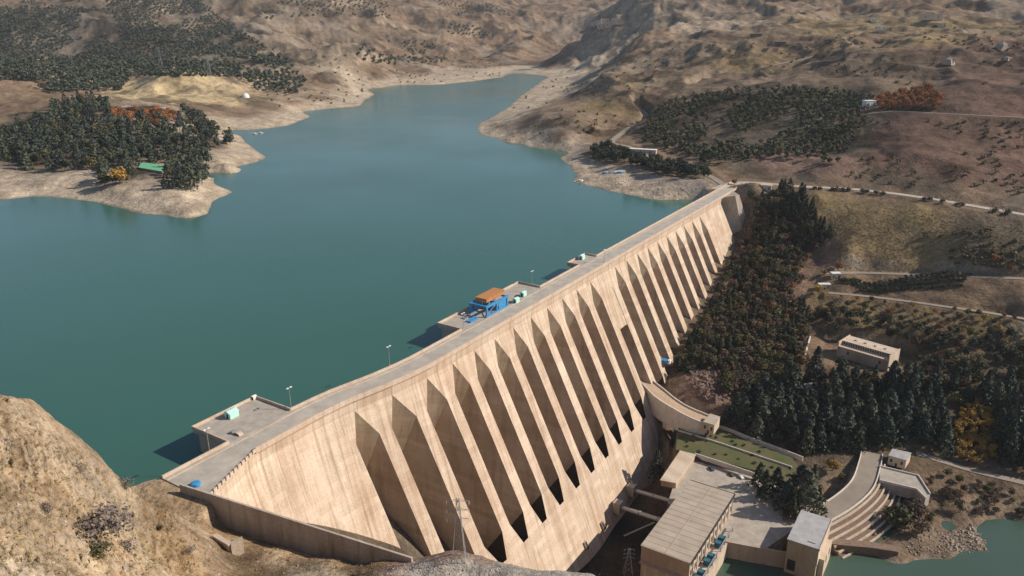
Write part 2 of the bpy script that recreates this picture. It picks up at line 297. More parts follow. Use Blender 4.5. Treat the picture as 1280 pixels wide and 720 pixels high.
RDEF = dict(
 up=[(905, 231, .1), (885, 219, .5), (862, 213, 1), (830, 203, 2), (806, 193, 3), (785, 183, 4), (765, 178, 4), (775, 168, 5), (790, 158, 8), (807, 150, 12), (806, 141, 17), (795, 133, 22)],
 crest=[(893, 236.5, .1), (915, 229, .1), (945, 228.5, .3), (1000, 233, .8), (1060, 236, .8), (1110, 241, .6), (1160, 248, .2), (1220, 258, 0), (1290, 270, 0), (1380, 288, 0)],
 mid=[(1030, 341, -44), (1080, 341, -43), (1150, 343, -39), (1220, 345.5, -34), (1290, 349, -30), (1380, 356, -26)],
 low=[(1035, 366, -52), (1080, 370, -51), (1130, 376, -49), (1180, 383, -46), (1230, 390, -44), (1290, 400, -43)])
for kk in RDEF: cz('h', *RDEF[kk])
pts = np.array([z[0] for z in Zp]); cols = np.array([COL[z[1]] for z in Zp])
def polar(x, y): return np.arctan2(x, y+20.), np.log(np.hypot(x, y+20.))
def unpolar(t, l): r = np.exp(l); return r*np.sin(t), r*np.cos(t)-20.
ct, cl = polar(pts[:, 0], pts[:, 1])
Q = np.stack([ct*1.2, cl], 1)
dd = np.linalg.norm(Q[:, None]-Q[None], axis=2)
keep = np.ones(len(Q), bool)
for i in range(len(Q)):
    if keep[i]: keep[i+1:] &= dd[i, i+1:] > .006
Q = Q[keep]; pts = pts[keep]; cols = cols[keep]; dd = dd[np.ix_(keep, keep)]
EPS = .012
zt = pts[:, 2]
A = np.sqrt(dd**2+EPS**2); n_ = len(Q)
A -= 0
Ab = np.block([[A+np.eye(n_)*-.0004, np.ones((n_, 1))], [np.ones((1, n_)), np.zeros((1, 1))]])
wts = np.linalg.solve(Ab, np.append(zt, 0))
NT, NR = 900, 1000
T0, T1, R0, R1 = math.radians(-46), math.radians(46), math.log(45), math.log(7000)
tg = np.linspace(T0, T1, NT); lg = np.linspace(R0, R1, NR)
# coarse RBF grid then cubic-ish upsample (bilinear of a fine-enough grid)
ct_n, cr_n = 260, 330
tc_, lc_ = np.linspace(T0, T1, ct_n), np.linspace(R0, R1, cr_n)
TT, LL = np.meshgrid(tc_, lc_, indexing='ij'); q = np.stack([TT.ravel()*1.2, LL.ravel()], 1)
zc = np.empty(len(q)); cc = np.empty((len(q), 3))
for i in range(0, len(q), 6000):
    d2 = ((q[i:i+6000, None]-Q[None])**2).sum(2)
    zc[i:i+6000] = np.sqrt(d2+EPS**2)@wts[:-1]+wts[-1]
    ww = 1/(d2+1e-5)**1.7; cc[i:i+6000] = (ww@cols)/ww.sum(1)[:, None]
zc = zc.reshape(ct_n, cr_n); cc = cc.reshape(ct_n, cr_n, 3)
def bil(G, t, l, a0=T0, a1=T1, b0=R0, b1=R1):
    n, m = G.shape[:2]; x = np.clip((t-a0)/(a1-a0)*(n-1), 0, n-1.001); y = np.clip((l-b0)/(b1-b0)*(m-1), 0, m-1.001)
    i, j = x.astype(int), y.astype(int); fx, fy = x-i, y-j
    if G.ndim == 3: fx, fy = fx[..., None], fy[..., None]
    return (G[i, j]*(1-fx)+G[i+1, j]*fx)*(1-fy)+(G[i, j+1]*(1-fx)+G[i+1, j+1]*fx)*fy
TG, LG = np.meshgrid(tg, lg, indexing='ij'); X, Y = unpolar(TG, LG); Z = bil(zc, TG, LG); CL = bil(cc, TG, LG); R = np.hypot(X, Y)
def sstep(x, a, b): t = np.clip((x-a)/(b-a), 0, 1); return t*t*(3-2*t)
# relief noise: gullies and spurs on the far hills, rubble near
far = sstep(R, 700, 1500)*sstep(Z, -9, 25)
# gullies run down the fall line: stretch the noise away from the lake
Z += far*(fbm(X+120*fbm(X, Y, 700, 3, 92), Y, 560, 6, 3, True, .47)*150*sstep(R, 1300, 2800) + fbm(X+40*fbm(X, Y, 200, 3, 91), Y, 190, 5, 5, True, .52)*52*sstep(R, 850, 1400) + fbm(X, Y, 48, 4, 8, True)*6)
mid = sstep(R, 480, 650)*(1-sstep(R, 900, 1500))*sstep(Z, -9, -3)
Z += mid*(fbm(X, Y, 90, 5, 11, True)*8 + fbm(X, Y, 14, 4, 12)*1.8)
low = sstep(R, 380, 520)*(1-sstep(R, 750, 1000))*(1-sstep(Z, -12, -6))*(X > -50)
Z += low*(fbm(X, Y, 40, 4, 13, True)*3 + fbm(X, Y, 9, 4, 14)*1.2)
nearm = (1-sstep(R, 235, 262))
hill = nearm*sstep(-X, -10, 60)
Z += hill*(-5.5*sstep(Z, 3, 22)+fbm(X+8*fbm(X, Y, 20, 3, 93), Y, 34, 5, 21, True, .45)*15*sstep(Z, 1, 16)+fbm(X, Y, 9, 4, 22, True)*1.7*sstep(Z, 0, 8)) + nearm*fbm(X, Y, 3, 4, 24)*.7
lg_n = fbm(X, Y, 16, 4, 95)*14+Z*.35; led = np.floor(lg_n)+sstep(lg_n-np.floor(lg_n), .38, .62)-lg_n
Z += hill*led*2.1*sstep(fbm(X, Y, 30, 3, 97), -.12, .12)*sstep(Z, 1, 9)
lf = Z/9.+fbm(X, Y, 200, 3, 96)*3; led = np.floor(lf)+sstep(lf-np.floor(lf), .3, .7)-lf
Z += led*3.0*sstep(X, 250, 600)*sstep(R, 950, 1150)*(1-sstep(R, 1700, 2400))*sstep(Z, 40, 60)
strata = sstep(Z, -9.5, -8)*(1-sstep(Z, -4, -2))*(R > 500)*(R < 3000)
Z += strata*fbm(X, Y, 25, 3, 30)*1.5
# levelled ground and roads
def inpoly(X, Y, poly):
    ins = np.zeros(X.shape, bool); n = len(poly); j = n-1
    for i in range(n):
        xi, yi = poly[i][:2]; xj, yj = poly[j][:2]
        c = ((yi > Y) != (yj > Y)) & (X < (xj-xi)*(Y-yi)/((yj-yi) or 1e-9)+xi); ins ^= c; j = i
    return ins
def segdist(X, Y, a, b):
    dx, dy = b[0]-a[0], b[1]-a[1]; t = np.clip(((X-a[0])*dx+(Y-a[1])*dy)/(dx*dx+dy*dy+1e-9), 0, 1)
    return np.hypot(X-a[0]-t*dx, Y-a[1]-t*dy), t
def sub(mask_pts, pad):
    xs = [p[0] for p in mask_pts]; ys = [p[1] for p in mask_pts]
    m = (X > min(xs)-pad) & (X < max(xs)+pad) & (Y > min(ys)-pad) & (Y < max(ys)+pad)
    return np.nonzero(m)
def level(poly, z, feather=4):
    ix = sub(poly, feather+1)
    if not len(ix[0]): return
    x, y = X[ix], Y[ix]; ins = inpoly(x, y, poly); d = np.full(x.shape, 1e9)
    for i in range(len(poly)): d = np.minimum(d, segdist(x, y, poly[i-1], poly[i])[0])
    k = np.where(ins, 1, 1-sstep(d, 0, feather)); Z[ix] = Z[ix]*(1-k)+z*k
def carve(line, wid, feather=6, drop=.25):
    ix = sub(line, wid+feather)
    if not len(ix[0]): return
    x, y = X[ix], Y[ix]; best = np.full(x.shape, 1e9); zz = np.zeros(x.shape)
    for i in range(len(line)-1):
        d, t = segdist(x, y, line[i], line[i+1]); zl = line[i][2]+(line[i+1][2]-line[i][2])*t
        m = d < best; best[m] = d[m]; zz[m] = zl[m]
    k = 1-sstep(best, wid/2, wid/2+feather); Z[ix] = Z[ix]*(1-k)+(zz-drop)*k
def ground(x, y):
    t, l = polar(np.asarray(x, float), np.asarray(y, float)); return bil(Z, t, l)
def hit(px, py, dmin=90):             # where the sight line of the survey meets the ground
    k = sT+(py-360)/FPX*cT; D = np.exp(np.linspace(math.log(dmin), math.log(6500), 900))
    x = (px-640)/FPX*D; y = D*(cT-(py-360)/FPX*sT); z = CAM_H-k*D
    g = ground(x, y); i = np.nonzero(z < g)[0]
    if not len(i): return None
    i = i[0]
    if i == 0: return None
    f0, f1 = z[i-1]-g[i-1], z[i]-g[i]; t = f0/(f0-f1+1e-9); Dm = D[i-1]+(D[i]-D[i-1])*t
    x = (px-640)/FPX*Dm; y = Dm*(cT-(py-360)/FPX*sT); return np.array([x, y, float(ground(x, y))])
def smooth_line(p, n=6):
    p = [np.array(a, float) for a in p]; out = []
    for i in range(len(p)-1):
        p0, p1, p2, p3 = p[max(i-1, 0)], p[i], p[i+1], p[min(i+2, len(p)-1)]
        for k in range(n):
            t = k/n; out.append(.5*((2*p1)+(p2-p0)*t+(2*p0-5*p1+4*p2-p3)*t*t+(3*p1-p0-3*p2+p3)*t**3))
    out.append(p[-1]); return out
ROADS = []
def road(name, pp, wid, m, wall=0, feather=6, **k):      # pp list of (px,py,z)
    line = smooth_line([P(*q) for q in pp], 7); carve(line, wid+1, feather); ROADS.append((name, line, wid, m, k))
    return line
rd_crest = road('crest_approach_road', RDEF['crest'], 8, M['asphalt'])
rd_up = road('reservoir_road', RDEF['up'], 7, M['roadpale'])
rd_mid = road('bank_road', RDEF['mid'], 6, M['roadpale'], feather=4)
rd_low = road('garden_track', RDEF['low'], 4.5, M['roadpale'], feather=4)
rd_trk = road('terrace_track', [(1085, 142, 46), (1120, 139, 50), (1180, 142, 51), (1240, 145, 52), (1300, 148, 53)], 4, M['roadpale'], feather=14)
rd_bank = road('river_track', [(1145, 566, -92), (1180, 577, -94), (1220, 589, -95.5), (1290, 606, -97), (1370, 628, -98)], 5, M['roadpale'], feather=4)
rd_hill1 = road('hill_track', [(860, 112, 40), (885, 104, 46), (905, 99, 52), (920, 92, 60), (960, 83, 72), (1010, 72, 84), (1060, 62, 96)], 6, M['roadpale'], feather=14)
YARD = [P(x, y, -95) for x, y in [(853, 572), (885, 578), (944, 593), (975, 600), (1008, 625), (1010, 650), (958, 685), (912, 677), (880, 668), (835, 628)]]
GARDEN = [P(x, y, -92) for x, y in [(848, 533), (880, 530), (990, 572), (1010, 600), (985, 603), (945, 588), (845, 562)]]
level(YARD, -95.3, 2.5); level(GARDEN, -92.3, 2)
carve([P(1012, 652, -95), P(1050, 632, -94), P(1078, 608, -92), P(1086, 583, -91)], 13, 3)
level([P(x, y, -71) for x, y in [(1035, 425), (1130, 445), (1125, 478), (1030, 455)]], -71.3, 14)
level([np.array(W(a, p, 0)) for a, p in [(137, -232), (137, -206), (120, -200), (95, -205), (85, -235), (110, -245)]], -.25, 5)   # left end of the crest
level([np.array(W(a, p, 0)) for a, p in [(735, -226), (735, -205), (775, -190), (775, -235)]], -.2, 6)
carve([np.array(W(a, -221.5, -20)) for a in (250, 735)], 14, 3, 0) if False else None
# the ground inside the dam's own footprint is dug out to its foundation
DA = X*dv[0]+Y*dv[1]; DP = X*nv[0]+Y*nv[1]
# rest of the terrain mesh
def build_terrain():
    v = np.stack([X, Y, Z], -1).reshape(-1, 3); idx = np.arange(NT*NR).reshape(NT, NR)
    f = np.stack([idx[:-1, :-1], idx[1:, :-1], idx[1:, 1:], idx[:-1, 1:]], -1).reshape(-1, 4)[:, ::-1]
    me = bpy.data.meshes.new('ground'); me.vertices.add(len(v)); me.vertices.foreach_set('co', v.ravel())
    me.loops.add(f.size); me.loops.foreach_set('vertex_index', f.ravel().astype(np.int32))
    me.polygons.add(len(f)); me.polygons.foreach_set('loop_start', np.arange(0, f.size, 4, dtype=np.int32)); me.polygons.foreach_set('loop_total', np.full(len(f), 4, np.int32))
    me.update(calc_edges=True); me.validate()
    me.polygons.foreach_set('use_smooth', np.ones(len(f), bool))
    # soil colour of the place; the pit's also carries painted shade
    c = CL.copy()
    n1 = fbm(X, Y, 60, 5, 41)[..., None]; n2 = fbm(X, Y, 12, 4, 45)[..., None]; n3 = fbm(X, Y, 250, 4, 48)[..., None]
    c = c*(1+n1*.55+n2*.35+n3*.5)
    # pale drawdown ring above the water line
    edge = fbm(X, Y, 30, 4, 50)*3
    k = ((1-sstep(Z+edge, -6.0, -3.2))*(R > 330)*((DP < -205)))[..., None]; c = c*(1-k)+np.array((.47, .385, .29))*(1+n2*.35)*k
    # wet edge and old water lines on the drawdown ring, bare rock where it is too steep for soil
    kk = sstep(R, 420, 500)*(DP < -205)*(1-sstep(Z, -3, 0)); ring = .5+.5*np.sin(Z*5.2+fbm(X, Y, 60, 3, 51)*3)
    c = c*(1-(kk*(.12*ring+.30*(1-sstep(Z, -9.9, -9.3))))[..., None])
    dZt = np.gradient(Z, axis=0)/(np.gradient(X, axis=0)**2+np.gradient(Y, axis=0)**2)**.5; dZr = np.gradient(Z, axis=1)/(np.gradient(X, axis=1)**2+np.gradient(Y, axis=1)**2)**.5
    sl = np.hypot(dZt, dZr); k = (sstep(sl, .75, 1.25)*.75)[..., None]; rockc = np.array((.40, .325, .24))*np.ones(3)
    c = c*(1-k)+rockc*(np.minimum(1, c.mean(-1, keepdims=True)/.22+.15))*(1+n2*.6)*k
    hk = (hill*sstep(fbm(X, Y, 14, 5, 98), .0, .12))[..., None]; c = c*(1-hk*np.array((.26, .30, .34))); hk = (hill*sstep(fbm(X, Y, 22, 5, 99), .07, .16))[..., None]; c = c*(1-hk*.5)+np.array((.40, .34, .27))*hk*.5
    # scrub and rock patches on the hills
    k = (sstep(fbm(X, Y, 45, 5, 60), .07, .16)*sstep(R, 560, 800)*sstep(Z, -4, 8))[..., None]; c = c*(1-.52*k)
    k = (sstep(fbm(X, Y, 160, 5, 66), .12, .2)*sstep(R, 1100, 1500))[..., None]; c = c*(1-.4*k)+np.array((.30, .26, .21))*.4*k
    a = np.concatenate([np.clip(c, 0, 1), np.ones(c.shape[:2]+(1,))], -1).reshape(-1, 4)
    ca = me.color_attributes.new('soil', 'FLOAT_COLOR', 'POINT'); ca.data.foreach_set('color', a.ravel().astype(np.float32))
    m, t, b = new_mat('ground'); N, L = t.nodes, t.links; b.inputs['Roughness'].default_value = .95; b.inputs['Specular IOR Level'].default_value = .1
    at = N.new('ShaderNodeVertexColor'); at.layer_name = 'soil'; geo = N.new('ShaderNodeNewGeometry')
    def noi(s, d=6, r=.7):
        n = N.new('ShaderNodeTexNoise'); n.inputs['Scale'].default_value = s; n.inputs['Detail'].default_value = d; n.inputs['Roughness'].default_value = r; L.new(geo.outputs['Position'], n.inputs['Vector']); return n.outputs['Fac']
    def rmp(f, a0, a1, p0, p1):
        r = N.new('ShaderNodeValToRGB'); r.color_ramp.elements[0].color = (*a0, 1); r.color_ramp.elements[1].color = (*a1, 1); r.color_ramp.elements[0].position = p0; r.color_ramp.elements[1].position = p1; L.new(f, r.inputs[0]); return r.outputs[0]
    def mul(a_, b_, f):
        x = N.new('ShaderNodeMix'); x.data_type = 'RGBA'; x.blend_type = 'MULTIPLY'; x.inputs[0].default_value = f; L.new(a_, x.inputs[6]); L.new(b_, x.inputs[7]); return x.outputs[2]
    o = mul(at.outputs[0], rmp(noi(.06, 9, .75), (.55, .52, .50), (1.3, 1.28, 1.25), .36, .62), .8)
    o = mul(o, rmp(noi(.5, 8, .75), (.55, .52, .48), (1.2, 1.18, 1.15), .38, .56), .7)
    o = mul(o, rmp(noi(2.2, 5, .7), (.6, .57, .52), (1.15, 1.13, 1.1), .38, .58), .6)
    L.new(o, b.inputs['Base Color'])
    bp = N.new('ShaderNodeBump'); bp.inputs['Strength'].default_value = .6; bp.inputs['Distance'].default_value = 1.1; L.new(noi(.35, 8, .7), bp.inputs['Height'])
    b2 = N.new('ShaderNodeBump'); b2.inputs['Strength'].default_value = .5; b2.inputs['Distance'].default_value = 8; L.new(noi(.045, 6, .65), b2.inputs['Height']); L.new(b2.outputs[0], bp.inputs['Normal'])
    L.new(bp.outputs[0], b.inputs['Normal'])
    me.materials.append(m)
    o = bpy.data.objects.new('ground', me); C.objects.link(o); tag(o, kind='structure')
build_terrain()
for name, line, wid, m, k in ROADS:
    mb = MB(); dens = []
    for i in range(len(line)-1):
        nseg = max(1, int(np.linalg.norm((line[i+1]-line[i])[:2])/6)); dens += [line[i]+(line[i+1]-line[i])*j/nseg for j in range(nseg)]
    dens.append(line[-1]); mb.wall([p+np.array([0, 0, .12]) for p in dens], wid, -1.2, 0); o = mb.build(name, m); tag(o, kind='structure')

# ------------------------------------------------------------ the air over the valley
hz = bpy.data.materials.new('haze'); hz.use_nodes = True; t_ = hz.node_tree; t_.nodes.clear()
ho = t_.nodes.new('ShaderNodeOutputMaterial'); pv = t_.nodes.new('ShaderNodeVolumePrincipled'); t_.links.new(pv.outputs[0], ho.inputs['Volume'])
pv.inputs['Color'].default_value = (.84, .86, .88, 1); pv.inputs['Density'].default_value = .000032; pv.inputs['Anisotropy'].default_value = .1
zt_ = max(float(Z.max()), CAM_H)+60
MB().prism([(-7300, -300, 0), (7300, -300, 0), (7300, 7300, 0), (-7300, 7300, 0)], float(Z.min())-1, zt_).build('haze', hz, kind='stuff')
# ------------------------------------------------------------ water
def water(name, poly, z, col, rough, s):
    m, t, b = new_mat(name); N, L = t.nodes, t.links
    b.inputs['Roughness'].default_value = rough; b.inputs['IOR'].default_value = 1.33
    geo = N.new('ShaderNodeNewGeometry'); n = N.new('ShaderNodeTexNoise'); n.inputs['Scale'].default_value = s*.02; n.inputs['Detail'].default_value = 3; L.new(geo.outputs['Position'], n.inputs['Vector'])
    r = N.new('ShaderNodeValToRGB'); r.color_ramp.elements[0].color = (*[x*.9 for x in col], 1); r.color_ramp.elements[1].color = (*[x*1.1 for x in col], 1); L.new(n.outputs['Fac'], r.inputs[0]); L.new(r.outputs[0], b.inputs['Base Color'])
    n2 = N.new('ShaderNodeTexNoise'); n2.inputs['Scale'].default_value = s*1.2; n2.inputs['Detail'].default_value = 4; L.new(geo.outputs['Position'], n2.inputs['Vector'])
    bp = N.new('ShaderNodeBump'); bp.inputs['Strength'].default_value = .35; bp.inputs['Distance'].default_value = .12; L.new(n2.outputs['Fac'], bp.inputs['Height']); L.new(bp.outputs[0], b.inputs['Normal'])
    n3 = N.new('ShaderNodeTexNoise'); n3.inputs['Scale'].default_value = s*.012; n3.inputs['Detail'].default_value = 4; L.new(geo.outputs['Position'], n3.inputs['Vector'])
    mr = N.new('ShaderNodeMapRange'); mr.inputs[1].default_value = .4; mr.inputs[2].default_value = .6; mr.inputs[3].default_value = rough*.9; mr.inputs[4].default_value = rough*1.3; L.new(n3.outputs['Fac'], mr.inputs[0]); L.new(mr.outputs[0], b.inputs['Roughness'])
    o = MB().prism(poly, z-.3, z).build(name, m, kind='structure'); return o
water('reservoir_water', [W(125, -215-11, 0), W(125, -900, 0), W(125, -1500, 0), (-1400, 900, 0), (-1500, 2700, 0), (700, 2700, 0), W(1000, -300, 0), W(860, -214, 0)], -10, (.037, .106, .077), .17, .4)
water('river_water', [P(x, y, -104) for x, y in [(870, 740), (885, 690), (960, 690), (1040, 640), (1130, 660), (1200, 640), (1400, 640), (1500, 700), (1500, 800), (880, 800)]], -104, (.055, .088, .062), .15, .8)

# ------------------------------------------------------------ the dam
dam = empty('concrete_dam', W(430, P0, 0), 'huge pale concrete buttress dam holding back the turquoise reservoir', 'dam')
def bc(k): return {0: 217.3, 1: 237.1, 2: 258.9, 3: 278.5}.get(k, 296.8+18.2*(k-4))
def zbase(a): return float(np.interp(a, [190, 215, 240, 262, 285, 430, 445, 470, 510, 570, 633, 664, 705, 740], [-75, -85, -100, -110, -119, -119, -113, -98, -84, -75, -60, -48, -42, -30]))
def face_u(z): return .497*(-6-z) if z < -6 else 0.
def WU(a, u, z): return W(a, P0+off(a)+u, z)
def buttress(aL, aR, cL=True, cR=True, first=False):
    mid = (aL+aR)/2; parts = []
    S, K, Eb = (36.8, -80), (42.2, -91), (56.2, -119)
    mb = MB()
    zb = min(zbase(aL), zbase(aR))-6
    for side, cut in ((-1, cL), (1, cR)):
        a_out = aL if side < 0 else aR; full = abs(a_out-mid)
        hw = min(full, 3.35) if cut else full; ht = max(hw, full-2.3)
        if not cut: hw = ht = full
        def V(u, z, h): return WU(mid+side*h, u, z)
        # inner taper lines run down parallel to the battered upstream face
        L1 = lambda z: 0-.45*(-6-z); L2 = lambda z: 6-.45*(-18-z); T2 = lambda z: 36.8-.65*(-80-z); T1 = lambda z: 42.2-.65*(-91-z)
        ZB = -125
        v = [V(0, 0, full), V(0, -6, full), V(6, -18, hw), V(*S, hw), V(*K, ht), V(*K, full), V(59.1, ZB, full),   # 0..6
             V(L1(ZB), ZB, full), V(L2(ZB), ZB, hw), V(T2(ZB), ZB, hw), V(T1(ZB), ZB, ht), V(T1(ZB), ZB, full),        # 7..11
             V(-11.4, 0, full), V(-11.4, -15, full), V(-11.4-.45*110, ZB, full)]                                   # 12..14
        F = [(0, 1, 7, 14, 13, 12), (1, 2, 8, 7), (2, 3, 9, 8), (3, 4, 10, 9), (4, 5, 11, 10), (5, 6, 11)]
        if side > 0: F = [f[::-1] for f in F]
        mb.add(v, F)
        # downstream face, this half, from the centre line
        c = [V(0, 0, 0), V(0, -6, 0), V(6, -18, 0), V(*S, 0), V(*K, 0), V(59.1, ZB, 0)]
        e = [V(0, 0, full), V(0, -6, full), V(6, -18, hw), V(*S, hw), V(*K, ht), V(59.1, ZB, full)]
        b = len(mb.v); mb.v += [tuple(map(float, x)) for x in c+e]
        for i in range(5):
            q = (b+i, b+i+1, b+6+i+1, b+6+i)
            mb.f.append(q if side < 0 else q[::-1])
        b2 = len(mb.v); mb.v.append(tuple(map(float, V(*K, full)))); q = (b+4+6, b+5+6, b2); mb.f.append(q if side < 0 else q[::-1])
    # upstream face
    v = [WU(aL, -11.4, 0), WU(aR, -11.4, 0), WU(aR, -11.4, -15), WU(aL, -11.4, -15), WU(aR, -61, -125), WU(aL, -61, -125)]
    mb.add(v, [(0, 1, 2, 3), (3, 2, 4, 5)])
    o = mb.build('buttress', [M['dam'], M['damweb_shade'], M['damhead_lit'], M['damtoe_shade']], dam); fix_normals(o)
    # shade painted in: darker web, near-black toe flare; head flare paler for bounce light
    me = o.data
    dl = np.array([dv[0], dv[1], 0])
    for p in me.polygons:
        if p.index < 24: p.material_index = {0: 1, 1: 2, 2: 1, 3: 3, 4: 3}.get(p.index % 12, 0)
    return o
from mathutils import Vector
nv3 = Vector((nv[0], nv[1], 0)); 
_dot = Vector.dot
for k in range(22): buttress(bc(k), bc(k+1))
buttress(199.2, bc(0), False, True)
buttress(bc(22), 642.6, True, False)
# solid left gravity block with its curved shoulder
def loft(name, aa, prof, m, closed=True, offs=off, extra=None, **k):
    mb = MB(); n = len(prof(aa[0]))
    for a in aa: mb.v += [tuple(map(float, W(a, P0+offs(a)+u, z))) for u, z in prof(a)]
    for i in range(len(aa)-1):
        for j in range(n if closed else n-1):
            b = i*n; mb.f.append((b+j, b+(j+1) % n, b+n+(j+1) % n, b+n+j))
    if closed: mb.f += [tuple(range(n))[::-1], tuple((len(aa)-1)*n+j for j in range(n))]
    o = mb.build(name, m, dam, **k); fix_normals(o); return o
loft('end_gravity_block', [642.65, 660, 679], lambda a: [(-11.4, 0), (0, 0), (0, -6), (face_u(-90), -90), (-50, -100), (-11.4, -15)], M['dam'])
def gprof(a):
    e = float(np.interp(a, [136, 166, 172], [11, 0, 0]))
    t = float(np.interp(a, [170, 199], [1, 0]))      # rounder shoulder to the left
    return [(-11.4, 0), (e, 0), (e, -3), (e, -6+0*t), (e+6+1*t, -18), (e+face_u(-60), -60), (face_u(-121), -121), (-60, -121), (-11.4, -15)]
loft('gravity_block', list(np.arange(136, 200, 4.0))+[199.15], gprof, M['dam'])
# thin ribs on the block
mb = MB()
for a in (172.5, 186.0):
    o_ = np.array(W(a, P0+off(a), 0))
    mb.add([W(a-.3, P0+off(a)+6.2+face_u(z)*0-(0 if z > -18 else 0)+x, z) for z, x in ((-19, 0), (-21, .2))], [])
# filled bay with its small low opening
k = 12
o = MB().box(W(bc(12), P0, 0), (*dv, 0), (nv[0]*.497/1, nv[1]*.497, -1), (nv[0], nv[1], .497), -6.2, 6.2, 9, 33.5, -3.2, -.25)
o.v = [(x, y, z-6+.0) for x, y, z in o.v]; ob = o.build('bay_cover_panel', M['dam'], dam); fix_normals(ob)
o = MB().box(W(bc(12), P0, -6), (*dv, 0), (nv[0]*.497/1, nv[1]*.497, -1), (nv[0], nv[1], .497), -9, 9, -5.9, 9.5, -2.4, .03); ob = o.build('bay_cover_panel', M['dam'], dam); fix_normals(ob)
# right end: recess and last block
loft('end_block', [679.1, 724], lambda a: [(-11.4, 0), (-1.2, 0), (-1.2, -6), (-1.2+.3*64, -70), (-30, -70), (-11.4, -15)], M['damweb_shade'])
wa, wb, we, wf = P(899, 247.5, -3), P(919, 244.5, .5), P(911, 303, -44), P(927, 286, -31); wc, wg = P(924, 243.5, .5), P(932, 270, -20); wh = np.array(W(724, P0-10, 0)); wh2 = np.array(W(705, P0-10, -50))
o = MB().add([wa, wb, wf, we, wc, wg, wh, wh2], [(0, 1, 2, 3), (1, 4, 5, 2), (0, 6, 4, 1), (4, 6, 7, 5), (5, 7, 3, 2), (0, 3, 7, 6)]).build('wing_wall', M['wallgrey'], dam); fix_normals(o)
loft('crest_end', [724.1, 745], lambda a: [(-11.4, 0), (-1, 0), (-1, -30), (-11.4, -30)], M['wallgrey'])
# crest road, kerbs, parapets
AA = sorted(set(list(np.arange(136, 266, 5))+[265.0, 300, 400, 500, 600, 679, 745]))
def dse(a): return float(np.interp(a, [136, 166], [10.8, 0.]))
loft('crest_road', AA, lambda a: [(-11.6, 0.02), (dse(a)+.35, 0.02), (dse(a)+.35, .12), (-11.6, .12)], M['asphalt'])
loft('kerb', AA, lambda a: [(-9.9, .12), (-9.2, .12), (-9.2, .3), (-9.9, .3)], M['parapet'])
gaps = [(164, 195), (302.5, 382), (432, 456.5)]
def par(name, a0, a1, u0, u1, h, f=None, zb=-.9):
    aa = [a0]+[a for a in AA if a0 < a < a1]+[a1]
    return loft(name, aa, lambda a: [(u0+(f(a) if f else 0), zb), (u1+(f(a) if f else 0), zb), (u1+(f(a) if f else 0), h), (u0+(f(a) if f else 0), h)], M['parapet'])
for a0, a1 in ((136, 164), (195, 302.5), (382, 432), (456.5, 745)): par('upstream_parapet', a0, a1, -12.3, -11.62, 1.15)
par('downstream_parapet', 166, 745, .37, .95, 1.15, zb=-1.1)
# balustrade shadow line on the widened left end
for i, a in enumerate(np.arange(138, 166, 2.4)):
    if i % 1 == 0: par('balustrade_post', a, a+1.7, .4, .9, .9, dse, -.5)
loft('face_cornice', [a for a in AA if 166 <= a <= 724]+[724], lambda a: [(.02, -2.2), (.55, -1.1), (.36, -1.1), (.36, .0), (.02, .0)], M['parapet'])
# maintenance platforms on the water side
def platform(a0, a1, depth, shift=0):
    root = empty('intake_platform', W((a0+a1)/2, P0+off((a0+a1)/2)-11.5-depth/2, 0)); 
    mb = MB(); u0, u1 = -11.65-depth, -11.65
    q = lambda a, u: W(a, P0+off(a)+u, 0)[:2]
    pl = [q(a0, u1), q(a0, u0), q(a1, u0), q(a1, u1)]
    mb.prism(pl, -1.6, .1); mb.build('deck_slab', M['deck'], root)
    mb = MB(); 
    for (x, y) in ((a0, a1),):
        mb.wall([(*q(a0, u1-.1), 0), (*q(a0, u0), 0), (*q(a1, u0), 0), (*q(a1, u1-.1), 0)], .6, .1, 1.25)
    mb.build('parapet', M['parapet'], root)
    mb = MB()
    n = 5 if a1-a0 > 40 else 3
    for i in range(n):
        a = a0+2+(a1-a0-4)*i/(n-1)
        mb.prism([q(a-1, u1), q(a-1, u0+2), q(a+1, u0+2), q(a+1, u1)], [-50, -50, -50, -50], [-1.6]*4)
    mb.build('pier', M['wallgrey'], root)
    return root
p1 = platform(164, 195, 21.5); tag(p1, 'largest concrete platform jutting over the water at the near left end of the dam', 'platform', 'platforms on the water side of the crest')
p2 = platform(302.5, 382, 15.5); tag(p2, 'long concrete platform midway along the dam carrying the blue gantry crane', 'platform', 'platforms on the water side of the crest')
p3 = platform(432, 456.5, 9); tag(p3, 'small concrete platform farthest along the crest with one pale hut', 'platform', 'platforms on the water side of the crest')

# ------------------------------------------------------------ things on the crest
def frame(a, p): return np.array(W(a, p, .12)), np.array([*dv, 0]), np.array([*nv, 0]), np.array([0, 0, 1.])
def hut(a, p, la, lp, h, m, label, roof='gable', z=.12):
    o, ex, ey, ez = frame(a, p); o = o.copy(); o[2] = z
    r = empty('equipment_hut', o, label, 'hut')
    MB().box(o, ex, ey, ez, -la/2, la/2, -lp/2, lp/2, 0, h).build('wall', m, r)
    mb = MB(); A_, B_, H_ = la/2+.25, lp/2+.25, h
    v = [o+ex*x+ey*y+ez*z_ for x, y, z_ in ((-A_, -B_, H_), (A_, -B_, H_), (A_, B_, H_), (-A_, B_, H_), (-A_, 0, H_+lp*.25), (A_, 0, H_+lp*.25))]
    mb.add(v, [(0, 1, 5, 4), (2, 3, 4, 5), (0, 4, 3), (1, 2, 5), (3, 2, 1, 0)]).build('roof', m, r)
    MB().box(o, ex, ey, ez, -la/2-.06, -la/2, -.5, .5, 0, h*.8).build('door', M['dark'], r)
    return r
q = P(290, 521, 0); a_ = q[:2]@dv; p_ = q[:2]@nv; hut(a_, p_, 4.2, 3.6, 2.4, M['mint'], 'mint green gabled hut on the near left platform', 'gable')
